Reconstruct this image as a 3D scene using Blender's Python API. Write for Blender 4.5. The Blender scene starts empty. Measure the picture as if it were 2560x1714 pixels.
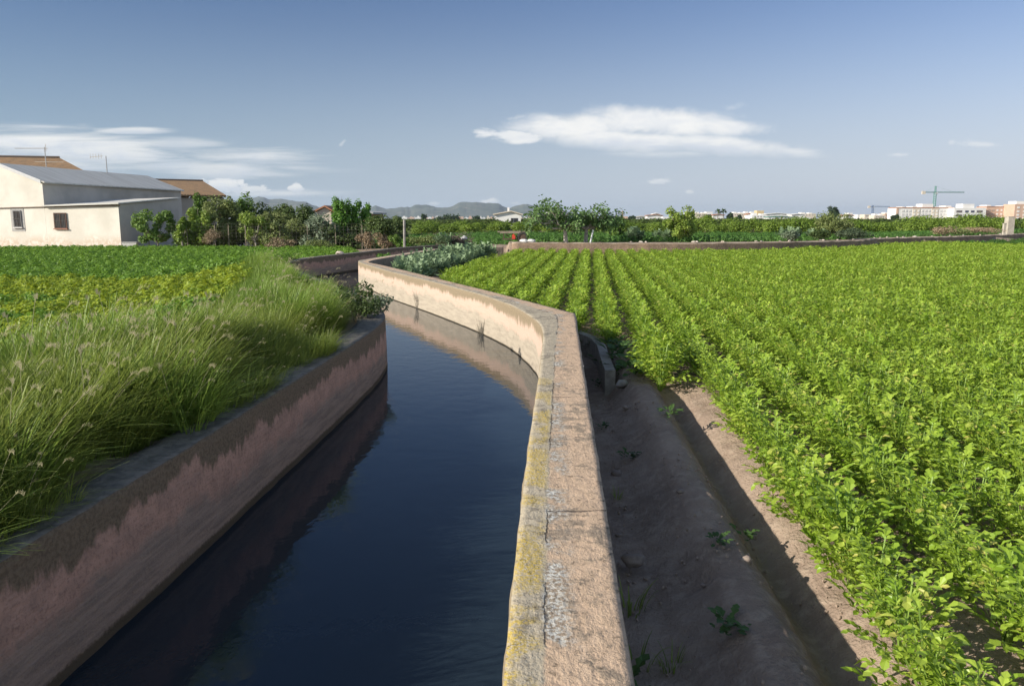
import bpy, math, random
import numpy as np
from mathutils import Vector, Euler, Matrix

random.seed(7); rng = np.random.default_rng(11)
C = bpy.context.scene.collection
R = math.radians
# ------------------------------------------------------------------ camera
FPX, CZ = 1944.0, 2.25
TH = math.atan(311/FPX)
cam_d = bpy.data.cameras.new('camera'); cam = bpy.data.objects.new('camera', cam_d); C.objects.link(cam)
cam_d.sensor_width = 36; cam_d.lens = FPX/2560*36; cam_d.clip_start = .05; cam_d.clip_end = 40000
cam.location = (0, 0, CZ); cam.rotation_euler = (math.pi/2-TH, 0, 0)
bpy.context.scene.camera = cam
# ------------------------------------------------------------------ light
SUN_EL, SUN_DIR = R(25), Vector((-.93, -.37, 0)).normalized()
sd = Vector((SUN_DIR.x*math.cos(SUN_EL), SUN_DIR.y*math.cos(SUN_EL), math.sin(SUN_EL)))
sl = bpy.data.lights.new('sun', 'SUN'); sl.energy = 4.0; sl.angle = R(.5); sl.color = (1, .92, .80)
so = bpy.data.objects.new('sun', sl); C.objects.link(so); so.rotation_euler = sd.to_track_quat('Z', 'Y').to_euler()
so.location = (-30, -20, 40)
sc = bpy.context.scene
sc.view_settings.view_transform = 'Standard'; sc.view_settings.look = 'None'
sc.view_settings.exposure = 0.8; sc.view_settings.gamma = 1
sc.cycles.use_denoising = True
sc.cycles.max_bounces = 6; sc.cycles.diffuse_bounces = 3; sc.cycles.transmission_bounces = 3; sc.cycles.volume_bounces = 0

HAZE = 6.5e-5
def ray(px, py):
    x = (px-1280)/FPX; v = (857-py)/FPX
    return (x, math.cos(TH)+v*math.sin(TH), -math.sin(TH)+v*math.cos(TH))
def P(px, py, z):
    d = ray(px, py); t = (z-CZ)/d[2]; return (d[0]*t, d[1]*t)
def PY(px, py, Y):
    d = ray(px, py); t = Y/d[1]; return Vector((d[0]*t, Y, CZ+d[2]*t))

# ------------------------------------------------------------------ node helper
class NT:
    def __init__(s, tree): s.t = tree; s.n = tree.nodes; s.l = tree.links
    def new(s, typ, **kw):
        n = s.n.new(typ)
        for k, v in kw.items(): setattr(n, k, v)
        return n
    def put(s, sock, v):
        if v is None: return
        if isinstance(v, bpy.types.NodeSocket): s.l.new(v, sock)
        else:
            if isinstance(v, (tuple, list)) and len(v) == 3 and sock.type == 'RGBA': v = (*v, 1)
            sock.default_value = v
    def m(s, op, a, b=None, c=None, clamp=False):
        n = s.new('ShaderNodeMath', operation=op, use_clamp=clamp); s.put(n.inputs[0], a)
        if b is not None: s.put(n.inputs[1], b)
        if c is not None: s.put(n.inputs[2], c)
        return n.outputs[0]
    def noise(s, vec, scale, detail=4, rough=.55, dist=0, out=0):
        n = s.new('ShaderNodeTexNoise'); s.put(n.inputs['Vector'], vec); n.inputs['Scale'].default_value = scale
        n.inputs['Detail'].default_value = detail; n.inputs['Roughness'].default_value = rough; n.inputs['Distortion'].default_value = dist
        return n.outputs[out]
    def mix(s, f, a, b, mode='MIX'):
        n = s.new('ShaderNodeMix', data_type='RGBA', blend_type=mode)
        s.put(n.inputs[0], f); s.put(n.inputs[6], a); s.put(n.inputs[7], b); return n.outputs[2]
    def step(s, v, lo, hi):
        n = s.new('ShaderNodeMapRange', interpolation_type='SMOOTHSTEP'); s.put(n.inputs[0], v)
        s.put(n.inputs[1], lo); s.put(n.inputs[2], hi); return n.outputs[0]
    def scl(s, vec, x, y, z):
        n = s.new('ShaderNodeMapping'); s.put(n.inputs[0], vec); n.inputs['Scale'].default_value = (x, y, z); return n.outputs[0]
    def sep(s, vec):
        n = s.new('ShaderNodeSeparateXYZ'); s.put(n.inputs[0], vec); return n.outputs
    def bump(s, h, strength=.5, dist=.02, nrm=None):
        n = s.new('ShaderNodeBump'); s.put(n.inputs['Height'], h); n.inputs['Strength'].default_value = strength
        n.inputs['Distance'].default_value = dist
        if nrm is not None: s.put(n.inputs['Normal'], nrm)
        return n.outputs[0]

def mat(name):
    m = bpy.data.materials.new(name); m.use_nodes = True
    k = NT(m.node_tree); b = k.n['Principled BSDF']; return m, k, b
def objpos(k):
    return k.new('ShaderNodeTexCoord').outputs['Object']
def geopos(k):
    return k.new('ShaderNodeNewGeometry').outputs['Position']
def simple(name, c1, c2=None, scale=6, rough=.85, bump=0, detail=5, metal=0):
    m, k, b = mat(name); p = geopos(k)
    c2 = c2 or tuple(x*.75 for x in c1)
    n = k.noise(p, scale, detail, .6)
    k.put(b.inputs['Base Color'], k.mix(k.step(n, .35, .65), c1, c2)); b.inputs['Roughness'].default_value = rough
    b.inputs['Metallic'].default_value = metal
    if bump: k.put(b.inputs['Normal'], k.bump(n, bump, .03))
    return m
def leafmat(name, c1, c2, trans=.35, rough=.5, tcol=None, spec=.3, c3=None):
    """leaf: colour between c1 and c2 by the leaf's own tint and the plant's random value, thin translucent"""
    m, k, b = mat(name)
    at = k.new('ShaderNodeAttribute', attribute_name='tint').outputs['Fac']
    rnd = k.new('ShaderNodeObjectInfo').outputs['Random']
    f = k.m('ADD', k.m('MULTIPLY', at, .7), k.m('MULTIPLY', rnd, .3))
    col = k.mix(f, c1, c2)
    if c3: col = k.mix(k.m('MULTIPLY', k.step(at, .955, .985), .8), col, c3)
    k.put(b.inputs['Base Color'], col); b.inputs['Roughness'].default_value = rough
    b.inputs['Specular IOR Level'].default_value = spec
    tr = k.new('ShaderNodeBsdfTranslucent'); k.put(tr.inputs[0], k.mix(.5, col, tcol or tuple(min(1, x*1.5) for x in c2)))
    ms = k.new('ShaderNodeMixShader'); ms.inputs[0].default_value = trans
    k.l.new(b.outputs[0], ms.inputs[1]); k.l.new(tr.outputs[0], ms.inputs[2])
    k.l.new(ms.outputs[0], k.n['Material Output'].inputs[0]); return m

# ------------------------------------------------------------------ world: physical sky retinted by direction, and clouds
W = bpy.data.worlds.new('World'); sc.world = W; W.use_nodes = True
w = NT(W.node_tree); bg = w.n['Background']
sky = w.new('ShaderNodeTexSky', sky_type='NISHITA', sun_disc=False, sun_elevation=SUN_EL,
            sun_rotation=math.atan2(sd.x, sd.y) % (2*math.pi), altitude=10, air_density=1.0, dust_density=1.1, ozone_density=2.5)
gd = w.new('ShaderNodeTexCoord').outputs['Generated']
X, Y, Z = w.sep(gd)
ymax = w.m('MAXIMUM', Y, .02)
A = w.m('DIVIDE', X, ymax); B = w.m('DIVIDE', Z, ymax)
front = w.step(Y, .05, .25)
def ab(px, py):
    d = ray(px, py); return d[0]/d[1], d[2]/d[1]
cv = w.new('ShaderNodeCombineXYZ'); w.put(cv.inputs[0], A); w.put(cv.inputs[1], w.m('MULTIPLY', B, 3.2))
cvec = cv.outputs[0]
n1 = w.noise(cvec, 16, 8, .62, .25); n2 = w.noise(cvec, 20, 6, .6, .3); cv2 = w.new('ShaderNodeCombineXYZ'); w.put(cv2.inputs[0], A); w.put(cv2.inputs[1], w.m('MULTIPLY', B, 1.7)); n5 = w.noise(cv2.outputs[0], 13, 9, .62, .35)
n4 = w.noise(cv2.outputs[0], 75, 6, .6, .3); n3 = w.noise(w.scl(cvec, .4, 1.7, 1), 12, 8, .62, .5)
def cloud(px, py, rx, ry, rot, noise, namp, soft, dens):
    ca, cb = ab(px, py); rx /= FPX; ry /= FPX; c, s = math.cos(rot), math.sin(rot)
    da = w.m('SUBTRACT', A, ca); db = w.m('SUBTRACT', B, cb)
    u = w.m('ADD', w.m('MULTIPLY', da, c/rx), w.m('MULTIPLY', db, s/rx))
    v = w.m('ADD', w.m('MULTIPLY', da, -s/ry), w.m('MULTIPLY', db, c/ry))
    r = w.m('SQRT', w.m('ADD', w.m('MULTIPLY', u, u), w.m('MULTIPLY', v, v)))
    e = w.m('ADD', w.m('SUBTRACT', 1, r), w.m('MULTIPLY', w.m('SUBTRACT', noise, .5), namp))
    return w.m('MULTIPLY', w.step(e, 0, soft), dens), v
L = [ # px, py, rx, ry, rot, noise, amplitude, softness, density
 (1420, 318, 200, 42, .04, n5, 1.7, .75, 1.0), (1640, 306, 270, 44, .0, n5, 1.7, .75, 1.0), (1830, 318, 150, 26, -.05, n5, 1.9, .8, .95), (1560, 350, 310, 34, -.05, n5, 1.5, .8, 1.0), (1790, 362, 250, 30, -.06, n5, 1.5, .8, .9), (1280, 338, 100, 20, -.1, n1, 2.2, .4, .9), (1970, 380, 110, 14, -.05, n3, 2.3, .8, .6), (1640, 386, 160, 14, 0, n3, 2.2, 1.0, .5),
 (60, 356, 280, 52, .0, n3, 2.2, 1.0, .95), (250, 380, 290, 46, -.04, n3, 2.6, .7, .85), (120, 408, 320, 40, -.02, n3, 2.2, 1.0, .8), (330, 326, 120, 11, .0, n3, 2.2, .7, .75), (430, 362, 160, 24, .0, n3, 2.3, .9, .5), (440, 415, 200, 20, .0, n3, 2.2, .9, .6),
 (620, 392, 230, 28, -.04, n3, 2.2, 1.0, .75), (560, 422, 250, 26, .0, n3, 2.6, .9, .7), (740, 420, 150, 12, -.03, n3, 2.3, 1.1, .5), (555, 462, 60, 20, .0, n1, 2.0, .3, .9), (620, 474, 60, 13, .0, n1, 2.0, .4, .7), (738, 470, 24, 12, .1, n1, 2.2, .35, .85), (700, 484, 240, 13, .0, n3, 2.2, .9, .6),
 (1222, 504, 28, 9, .12, n1, 2.0, .6, .7), (1085, 509, 20, 7, .0, n1, 2.0, .7, .5), (1290, 508, 18, 5, 0, n1, 2, .8, .4), (1650, 452, 42, 10, .1, n1, 2.4, .8, .6), (1724, 480, 14, 6, 0, n1, 2, .8, .5),
 (2245, 388, 30, 6, 0, n1, 2, .8, .5), (2440, 360, 60, 11, -.05, n1, 2.2, 1, .5), (2380, 356, 14, 8, 0, n1, 2, .8, .4), (1830, 268, 40, 10, .2, n3, 2.2, 1.2, .3), (1300, 292, 40, 8, .2, n3, 2.2, 1.2, .35), (857, 357, 12, 6, .8, n3, 2.3, .8, .4)]
tot = None; low = None
for c in L:
    if c[2] <= 62: c = (*c[:5], n4, *c[6:])
    d_, v_ = cloud(*c)
    tot = d_ if tot is None else w.m('MAXIMUM', tot, d_)
    lw = w.m('MULTIPLY', d_, w.step(v_, .35, -.8)) if c[1] > 340 or c[0] < 900 else w.m('MULTIPLY', d_, 0); low = lw if low is None else w.m('MAXIMUM', low, lw)
tot = w.m('MULTIPLY', tot, front, clamp=True)
ccol = w.mix(w.m('MULTIPLY', w.m('ADD', low, w.m('MULTIPLY', w.step(n2, .36, .62), .6), clamp=True), .75), (7.6, 7.4, 7.0), (4.1, 4.6, 5.4))
# low air paler than the single-scattering model gives; a little brighter away from the sun side
el = w.m('DIVIDE', Z, w.m('SQRT', w.m('ADD', w.m('MULTIPLY', X, X), w.m('ADD', w.m('MULTIPLY', Y, Y), .0001))))
skyc = w.mix(1.0, sky.outputs[0], w.mix(w.step(Y, -.35, .45), (1.75, 1.5, 1.25), (.60, .645, .77)), 'MULTIPLY')  # unseen sky behind the camera boosted and warmed to lift shadows; front half dimmed
skyc = w.mix(w.m('POWER', w.step(el, .33, -.05), 1.35), skyc, (3.95, 4.55, 5.2))
side = w.m('ADD', w.m('MULTIPLY', X, .50), .92)
sv = w.new('ShaderNodeCombineXYZ'); w.put(sv.inputs[0], side); w.put(sv.inputs[1], w.m('ADD', w.m('MULTIPLY', X, .34), .92)); w.put(sv.inputs[2], w.m('ADD', w.m('MULTIPLY', X, .26), .94))
skyc = w.mix(1.0, skyc, sv.outputs[0], 'MULTIPLY')
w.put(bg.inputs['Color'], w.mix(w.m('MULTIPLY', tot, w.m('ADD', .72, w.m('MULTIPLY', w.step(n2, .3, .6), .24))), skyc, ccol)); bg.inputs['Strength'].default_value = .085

# ------------------------------------------------------------------ mesh helpers
class MB:
    def __init__(s): s.v = []; s.f = []; s.mi = []; s.t = []; s.uv = []
    def add(s, vs, fs, mi=0, tint=.5):
        o = len(s.v); s.v += [tuple(v) for v in vs]; s.f += [tuple(i+o for i in f) for f in fs]; s.mi += [mi]*len(fs)
        s.t += list(tint) if isinstance(tint, (list, tuple)) else [tint]*len(vs)
    def box(s, x0, x1, y0, y1, z0, z1, mi=0, M=None):
        vs = [Vector((x, y, z)) for x in (x0, x1) for y in (y0, y1) for z in (z0, z1)]
        if M: vs = [M @ v for v in vs]
        s.add(vs, [(0, 1, 3, 2), (4, 6, 7, 5), (0, 4, 5, 1), (2, 3, 7, 6), (0, 2, 6, 4), (1, 5, 7, 3)], mi)
    def tube(s, pts, rad, n=6, mi=0, cap=True):
        pts = [Vector(p) for p in pts]; rings = []; vs = []; fs = []
        for i, p in enumerate(pts):
            d = (pts[min(i+1, len(pts)-1)]-pts[max(i-1, 0)]).normalized()
            a = d.orthogonal().normalized() if i == 0 else (a - d*a.dot(d)).normalized()
            b = d.cross(a); r = rad[i] if isinstance(rad, (list, tuple)) else rad
            for k in range(n):
                t = 2*math.pi*k/n; vs.append(p+(a*math.cos(t)+b*math.sin(t))*r)
        for i in range(len(pts)-1):
            for k in range(n): fs.append((i*n+k, i*n+(k+1) % n, (i+1)*n+(k+1) % n, (i+1)*n+k))
        if cap: fs += [tuple(range(n))[::-1], tuple((len(pts)-1)*n+k for k in range(n))]
        s.add(vs, fs, mi)
    def mesh(s, name, mats, smooth=False):
        me = bpy.data.meshes.new(name); me.from_pydata(s.v, [], s.f)
        for m in (mats if isinstance(mats, (list, tuple)) else [mats]): me.materials.append(m)
        me.polygons.foreach_set('material_index', s.mi)
        if smooth: me.polygons.foreach_set('use_smooth', [True]*len(s.f))
        at = me.attributes.new('tint', 'FLOAT', 'POINT'); at.data.foreach_set('value', s.t); me.update(); return me
    def build(s, name, mats, parent=None, loc=None, smooth=False):
        return link(name, s.mesh(name, mats, smooth), parent, loc)
def link(name, me, parent=None, loc=None):
    o = bpy.data.objects.new(name, me); C.objects.link(o)
    if parent is not None: o.parent = parent
    if loc is not None: o.location = loc
    return o
def tag(o, label=None, cat=None, group=None, kind=None):
    if label: o['label'] = label
    if cat: o['category'] = cat
    if group: o['group'] = group
    if kind: o['kind'] = kind
    return o
def thing(name, label, cat, loc=(0, 0, 0), rz=0, group=None):
    o = bpy.data.objects.new(name, None); C.objects.link(o); o.location = loc; o.rotation_euler = (0, 0, rz)
    o.empty_display_size = .2
    return tag(o, label, cat, group)
def dup(o, loc, rz=0, s=None, label=None):
    c = o.copy(); C.objects.link(c); c.location = loc; c.rotation_euler = (0, 0, rz)
    if s: c.scale = s
    if label: c['label'] = label
    for ch in o.children:
        d = ch.copy(); C.objects.link(d); d.parent = c
    return c

def vnoise(x, y, seed=0):
    """smooth value noise on arrays"""
    x = np.asarray(x, float); y = np.asarray(y, float)
    xi = np.floor(x).astype(np.int64); yi = np.floor(y).astype(np.int64); fx = x-xi; fy = y-yi
    fx = fx*fx*(3-2*fx); fy = fy*fy*(3-2*fy)
    def h(a, b):
        n = (a*374761393+b*668265263+seed*974634777) & 0xffffffff
        n = ((n ^ (n >> 13))*1274126177) & 0xffffffff
        return ((n ^ (n >> 16)) & 0xffff)/65535.0
    return (h(xi, yi)*(1-fx)+h(xi+1, yi)*fx)*(1-fy)+(h(xi, yi+1)*(1-fx)+h(xi+1, yi+1)*fx)*fy-.5
def fbm(x, y, seed=0, o=4):
    r = 0; a = 1; f = 1
    for i in range(o): r = r+a*vnoise(np.asarray(x)*f, np.asarray(y)*f, seed+i); a *= .5; f *= 2.03
    return r
def pdist(x, y, poly):
    best = np.full(np.shape(x), 1e9)
    for (ax, ay), (bx, by) in zip(poly[:-1], poly[1:]):
        dx, dy = bx-ax, by-ay; t = np.clip(((x-ax)*dx+(y-ay)*dy)/(dx*dx+dy*dy), 0, 1)
        best = np.minimum(best, np.hypot(x-ax-t*dx, y-ay-t*dy))
    return best
def inpoly(x, y, poly):
    ins = np.zeros(np.shape(x), bool); n = len(poly)
    for i in range(n):
        ax, ay = poly[i]; bx, by = poly[(i+1) % n]
        if ay == by: continue
        c = ((ay > y) != (by > y)) & (x < (bx-ax)*(y-ay)/(by-ay)+ax); ins ^= c
    return ins

# ------------------------------------------------------------------ layout of the canal (metres)
RP = [  # inner, outer, lip fraction
 ((-.22, -3), (.02, -3), .31), ((-.14, 0), (.26, 0), .31), ((-.04, 2.5), (.44, 2.5), .31), ((.04, 4.16), (.55, 4.16), .31), ((.14, 5.9), (.66, 5.87), .32), ((.28, 8.1), (.80, 8.02), .33),
 ((.39, 10.02), (.90, 10.0), .35), ((.445, 11.2), (.98, 11.2), .40), ((.43, 12.2), (1.05, 12.24), .50), ((.31, 13.17), (1.12, 13.65), .55), ((.05, 14.6), (.80, 14.45), .45), ((-.32, 15.9), (.30, 15.75), .38),
 ((-.92, 17.6), (-.46, 17.75), .33), ((-2.18, 20.69), (-1.76, 20.93), .33), ((-3.95, 24.77), (-3.44, 25.1), .33), ((-5.24, 28.2), (-4.75, 28.2), .33), ((-5.88, 30.0), (-5.45, 29.8), .33),
 ((-6.1, 31.2), (-5.56, 31.2), .33), ((-5.98, 32.3), (-5.48, 32.3), .33), ((-5.7, 34.36), (-5.2, 34.3), .33), ((-4.9, 39.5), (-4.45, 39.3), .33), ((-4.1, 43.3), (-3.75, 42.9), .33), ((-2.6, 46.0), (-2.35, 45.5), .33), ((-.6, 46.75), (-.5, 46.25), .33)]
LP = [ # inner, outer
 ((-2.75, -3), (-3.1, -3)), ((-2.62, 1), (-2.95, 1)), ((-2.49, 3.57), (-2.78, 3.6)), ((-2.42, 4.6), (-2.74, 4.6)), ((-2.36, 5.5), (-2.68, 5.5)), ((-2.3, 6.6), (-2.6, 6.6)), ((-2.21, 8.3), (-2.52, 8.3)), ((-2.12, 10.1), (-2.47, 10.1)),
 ((-2.08, 12.0), (-2.46, 11.9)), ((-2.22, 13.5), (-2.66, 13.2)), ((-2.75, 15.4), (-3.15, 15.1)), ((-3.75, 17.9), (-4.15, 17.6)), ((-5.65, 22.3), (-6.05, 22.1)), ((-7.6, 26.9), (-8.0, 26.7)), ((-8.5, 30.2), (-8.95, 30.2)),
 ((-8.55, 32.6), (-8.95, 32.6)), ((-8.32, 34.4), (-8.7, 34.4)), ((-7.25, 39.4), (-7.6, 39.5)), ((-6.42, 44.2), (-6.8, 44.3)), ((-5.4, 47.0), (-5.75, 47.2)), ((-4.5, 48.9), (-4.8, 49.2)), ((-2.5, 50.5), (-2.6, 50.9))]
def catmull(pts, seg=24):
    pts = [np.array(p, float) for p in pts]; out = []
    P_ = [2*pts[0]-pts[1]]+pts+[2*pts[-1]-pts[-2]]
    for i in range(1, len(P_)-2):
        p0, p1, p2, p3 = P_[i-1:i+3]; n = max(2, int(np.linalg.norm((p2-p1)[:2])/seg))
        for k in range(n):
            t = k/n; out.append(.5*(2*p1+(p2-p0)*t+(2*p0-5*p1+4*p2-p3)*t*t+(3*p1-p0-3*p2+p3)*t**3))
    out.append(pts[-1]); return np.array(out)
def stations(rows, step, sharp=None):
    a = catmull([(*r[0], *r[1], (r[2] if len(r) > 2 else .33)) for r in rows], step)
    return a
RS = stations(RP, .06)
# the outer edge of the right wall has one true corner: replace it by straight runs
oc = [r[1] for r in RP]
def lin_outer():
    a = RS; cum = []; j = 0
    out = []; P_ = [np.array(r[0]) for r in RP]
    for i in range(len(RP)-1):
        n = max(2, int(np.linalg.norm(P_[i+1]-P_[i])/.06))
        # same counts as catmull()
        n = max(2, int(np.linalg.norm((np.array(RP[i+1][0])-np.array(RP[i][0])))/.06))
        for k in range(n): t = k/n; out.append(np.array(oc[i])*(1-t)+np.array(oc[i+1])*t)
    out.append(np.array(oc[-1])); return np.array(out)
lo = lin_outer(); idx = (RS[:, 1] > 10) & (RS[:, 1] < 17.8)
if len(lo) == len(RS): RS[idx, 2:4] = lo[idx]
nr_ = RS[:, 3] < 12.6; RS[nr_, 2] = .285+.0612*RS[nr_, 3]
LS = stations(LP, .08)
R_IN = [tuple(p) for p in RS[::6, 0:2]]; R_OUT = [tuple(p) for p in RS[::6, 2:4]]
L_IN = [tuple(p) for p in LS[::5, 0:2]]; L_OUT = [tuple(p) for p in LS[::5, 2:4]]
CANAL = R_IN+[(.5, 49.5)]+L_IN[::-1]
def Xo(y): return np.interp(y, [p[1] for p in R_OUT if p[1] < 13.7], [p[0] for p in R_OUT if p[1] < 13.7])
FAR = [(0.0, 46.3), (4.5, 45.8), (9.76, 45.5), (13.5, 46.3), (17.6, 47.9), (21.9, 50.5), (24.7, 53.4), (25.8, 55.6), (30.8, 59.2), (38.6, 64.7), (47.8, 73.2), (62, 87), (90, 112)]
def far_y(x): return np.interp(x, [p[0] for p in FAR], [p[1] for p in FAR])
TANR = .1013
LEFT_W = L_OUT
def zground(x, y):
    x = np.asarray(x, float); y = np.asarray(y, float)
    z = np.zeros(np.shape(x))
    right = (x > np.interp(y, [p[1] for p in RP_mid], [p[0] for p in RP_mid])) & (y < 47)
    # ---- right side with ditch and bank
    s = x-Xo(np.clip(y, -3, 13.6))
    prof = np.interp(s, [-.3, 0, .35, .55, .72, .9, 1.02, 1.12, 1.22, 1.42, 1.55, 2.2], [-.17, -.17, -.15, -.04, .10, .12, .02, -.17, -.22, -.05, .0, .0])
    prof2 = np.interp(s, [-.3, 0, .45, .7, 1.2], [-.32, -.32, -.3, .0, .0])
    k = np.clip((y-9.6)/1.2, 0, 1); k = k*k*(3-2*k)
    zr = prof*(1-k)+prof2*k*np.clip((15.6-y)/1.0, 0, 1)
    rowu = (x*math.cos(math.atan(TANR))-y*math.sin(math.atan(TANR))-.25)/.64
    zr = zr+np.where((s > 1.6) | (y > 14), .03*np.cos(2*math.pi*rowu), 0)
    # ---- left bank
    near = (y > -5) & (y < 60) & (np.abs(x) < 40)
    zl = np.full(np.shape(x), .05)
    if np.any(near):
        d = pdist(x, y, LEFT_W)
        zl = .05+.48*(1-np.clip((d-1.2)/3.2, 0, 1)**1.0)
        zl = np.where(y > 33, .05+.45*(1-np.clip((d-.2)/1.2, 0, 1)), zl)
    z = np.where(right, zr, zl)
    # ---- higher land beyond the far wall
    back = (x > -.3) & (y > far_y(x)+.1)
    zb = .8-.45*np.clip((y-far_y(x)-2)/18, 0, 1)
    z = np.where(back, zb, z)
    bl = (x <= -.3) & (y > 47)
    z = np.where(bl, np.maximum(z, .05+.35*np.clip((x+12)/10, 0, 1)*np.clip((y-47)/3, 0, 1)), z)
    return z
RP_mid = [((a[0]+b[0])/2, a[1]) for a, b, _ in RP]
RP_mid = sorted(RP_mid, key=lambda p: p[1])
def zterr(x, y):
    z = zground(x, y)
    near = (np.abs(x) < 12) & (y < 60)
    z = z+np.where(near, .035*fbm(x*2.6, y*2.6, 3, 4)+.022*fbm(x*11, y*11, 9, 3), .03*fbm(x*.3, y*.3, 5, 3))
    return z
def zg1(x, y): return float(zground(np.array([x]), np.array([y]))[0])
def fillz(rows, dz=0):
    a = np.array(rows, float); a[:, 2] = zground(a[:, 0], a[:, 1])+dz; return a

# ------------------------------------------------------------------ terrain
def axis(parts):
    out = []
    for a, b, st in parts: out += list(np.arange(a, b, st))
    return np.array(out+[parts[-1][1]])
gx = axis([(-12000, -2000, 2000), (-2000, -200, 300), (-200, -40, 16), (-40, -10, .6), (-10, -1, .22), (-1, .3, .1), (.3, 2.6, .045), (2.6, 8, .2), (8, 40, .8), (40, 200, 8), (200, 2000, 300), (2000, 12000, 2000)])
gy = axis([(-2000, -200, 300), (-200, -10, 20), (-10, 1, .8), (1, 10, .055), (10, 17, .1), (17, 56, .24), (56, 120, 1.2), (120, 400, 20), (400, 2000, 200), (2000, 14000, 2000)])
GX, GY = np.meshgrid(gx, gy); GZ = zterr(GX, GY)
nb = (GX > -14) & (GX < 4) & (GY < 56)
inside = np.zeros(GX.shape, bool)
inside[nb] = inpoly(GX[nb], GY[nb], CANAL) | (np.minimum(pdist(GX[nb], GY[nb], R_IN), pdist(GX[nb], GY[nb], L_IN)) < .12)
GZ[inside] = -1.3
nr, ncx = GX.shape
verts = np.stack([GX.ravel(), GY.ravel(), GZ.ravel()], 1)
ii = (np.arange(nr-1)[:, None]*ncx+np.arange(ncx-1)[None, :]).ravel()
faces = np.stack([ii, ii+1, ii+ncx+1, ii+ncx], 1)
def np_mesh(name, v, f, mats):
    me = bpy.data.meshes.new(name); me.vertices.add(len(v)); me.vertices.foreach_set('co', v.astype(np.float32).ravel())
    me.loops.add(f.size); me.loops.foreach_set('vertex_index', f.ravel().astype(np.int32)); me.polygons.add(len(f))
    me.polygons.foreach_set('loop_start', (np.arange(len(f))*f.shape[1]).astype(np.int32))
    for m in mats: me.materials.append(m)
    me.update(calc_edges=True); return me
m, k, b = mat('soil'); p = geopos(k)
na = k.noise(p, .9, 6, .6); nbn = k.noise(p, 9, 6, .65); nc = k.noise(p, 45, 4, .6)
col = k.mix(k.step(na, .35, .68), (.36, .275, .21), (.25, .185, .14))
col = k.mix(k.m('MULTIPLY', k.step(nbn, .45, .68), .7), col, (.43, .34, .26))
col = k.mix(k.m('MULTIPLY', k.step(nc, .6, .72), .5), col, (.40, .31, .24))
X_, Y_, Z_ = k.sep(p)
far_ = k.step(Y_, 60, 110)
fcol = k.mix(k.step(k.noise(p, .02, 5, .6), .4, .6), (.075, .085, .03), (.13, .11, .06))
k.put(b.inputs['Base Color'], k.mix(far_, col, fcol)); b.inputs['Roughness'].default_value = .95; b.inputs['Specular IOR Level'].default_value = .15
ncr = k.noise(k.scl(p, 1, .35, 1), 4, 6, .7, 1.2); hh = k.m('ADD', k.m('ADD', k.m('MULTIPLY', nbn, .7), k.m('MULTIPLY', nc, .45)), k.m('MULTIPLY', ncr, .8))
k.put(b.inputs['Normal'], k.bump(hh, .9, .05))
SOIL = m
me = np_mesh('ground', verts, faces, [SOIL]); me.polygons.foreach_set('use_smooth', [True]*len(me.polygons))
tag(link('ground', me), kind='structure')

# ------------------------------------------------------------------ water
m, k, b = mat('canal_water'); p = geopos(k)
pn = k.scl(p, 1.0, .8, 1)
nw = k.noise(pn, 5, 3, .5, .3); nw2 = k.noise(k.scl(p, 1.2, .6, 1), 22, 3, .55, .4); nw3 = k.noise(p, .9, 2, .5)
b.inputs['Base Color'].default_value = (.016, .026, .038, 1); b.inputs['Roughness'].default_value = .02; b.inputs['IOR'].default_value = 1.36
h = k.m('ADD', k.m('MULTIPLY', nw, .6), k.m('MULTIPLY', nw2, k.m('MULTIPLY', k.step(nw3, .35, .65), .22)))
k.put(b.inputs['Normal'], k.bump(h, .16, .03)); du = k.m('MULTIPLY', k.step(k.noise(p, 42, 3, .7), .70, .76), k.step(k.noise(k.scl(p, 1, .5, 1), 1.3, 4, .6), .50, .64)); k.put(b.inputs['Base Color'], k.mix(k.m('MULTIPLY', du, .5), (.016, .026, .036), (.22, .20, .15)))
wm = MB(); wl = [(x+.1, y, -.25) for x, y in R_IN]+[(.5, 49.5, -.25)]+[(x-.1, y, -.25) for x, y in L_IN[::-1]]
wm.add(wl, [tuple(range(len(wl)))]); tag(wm.build('water', m), kind='structure')

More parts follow.
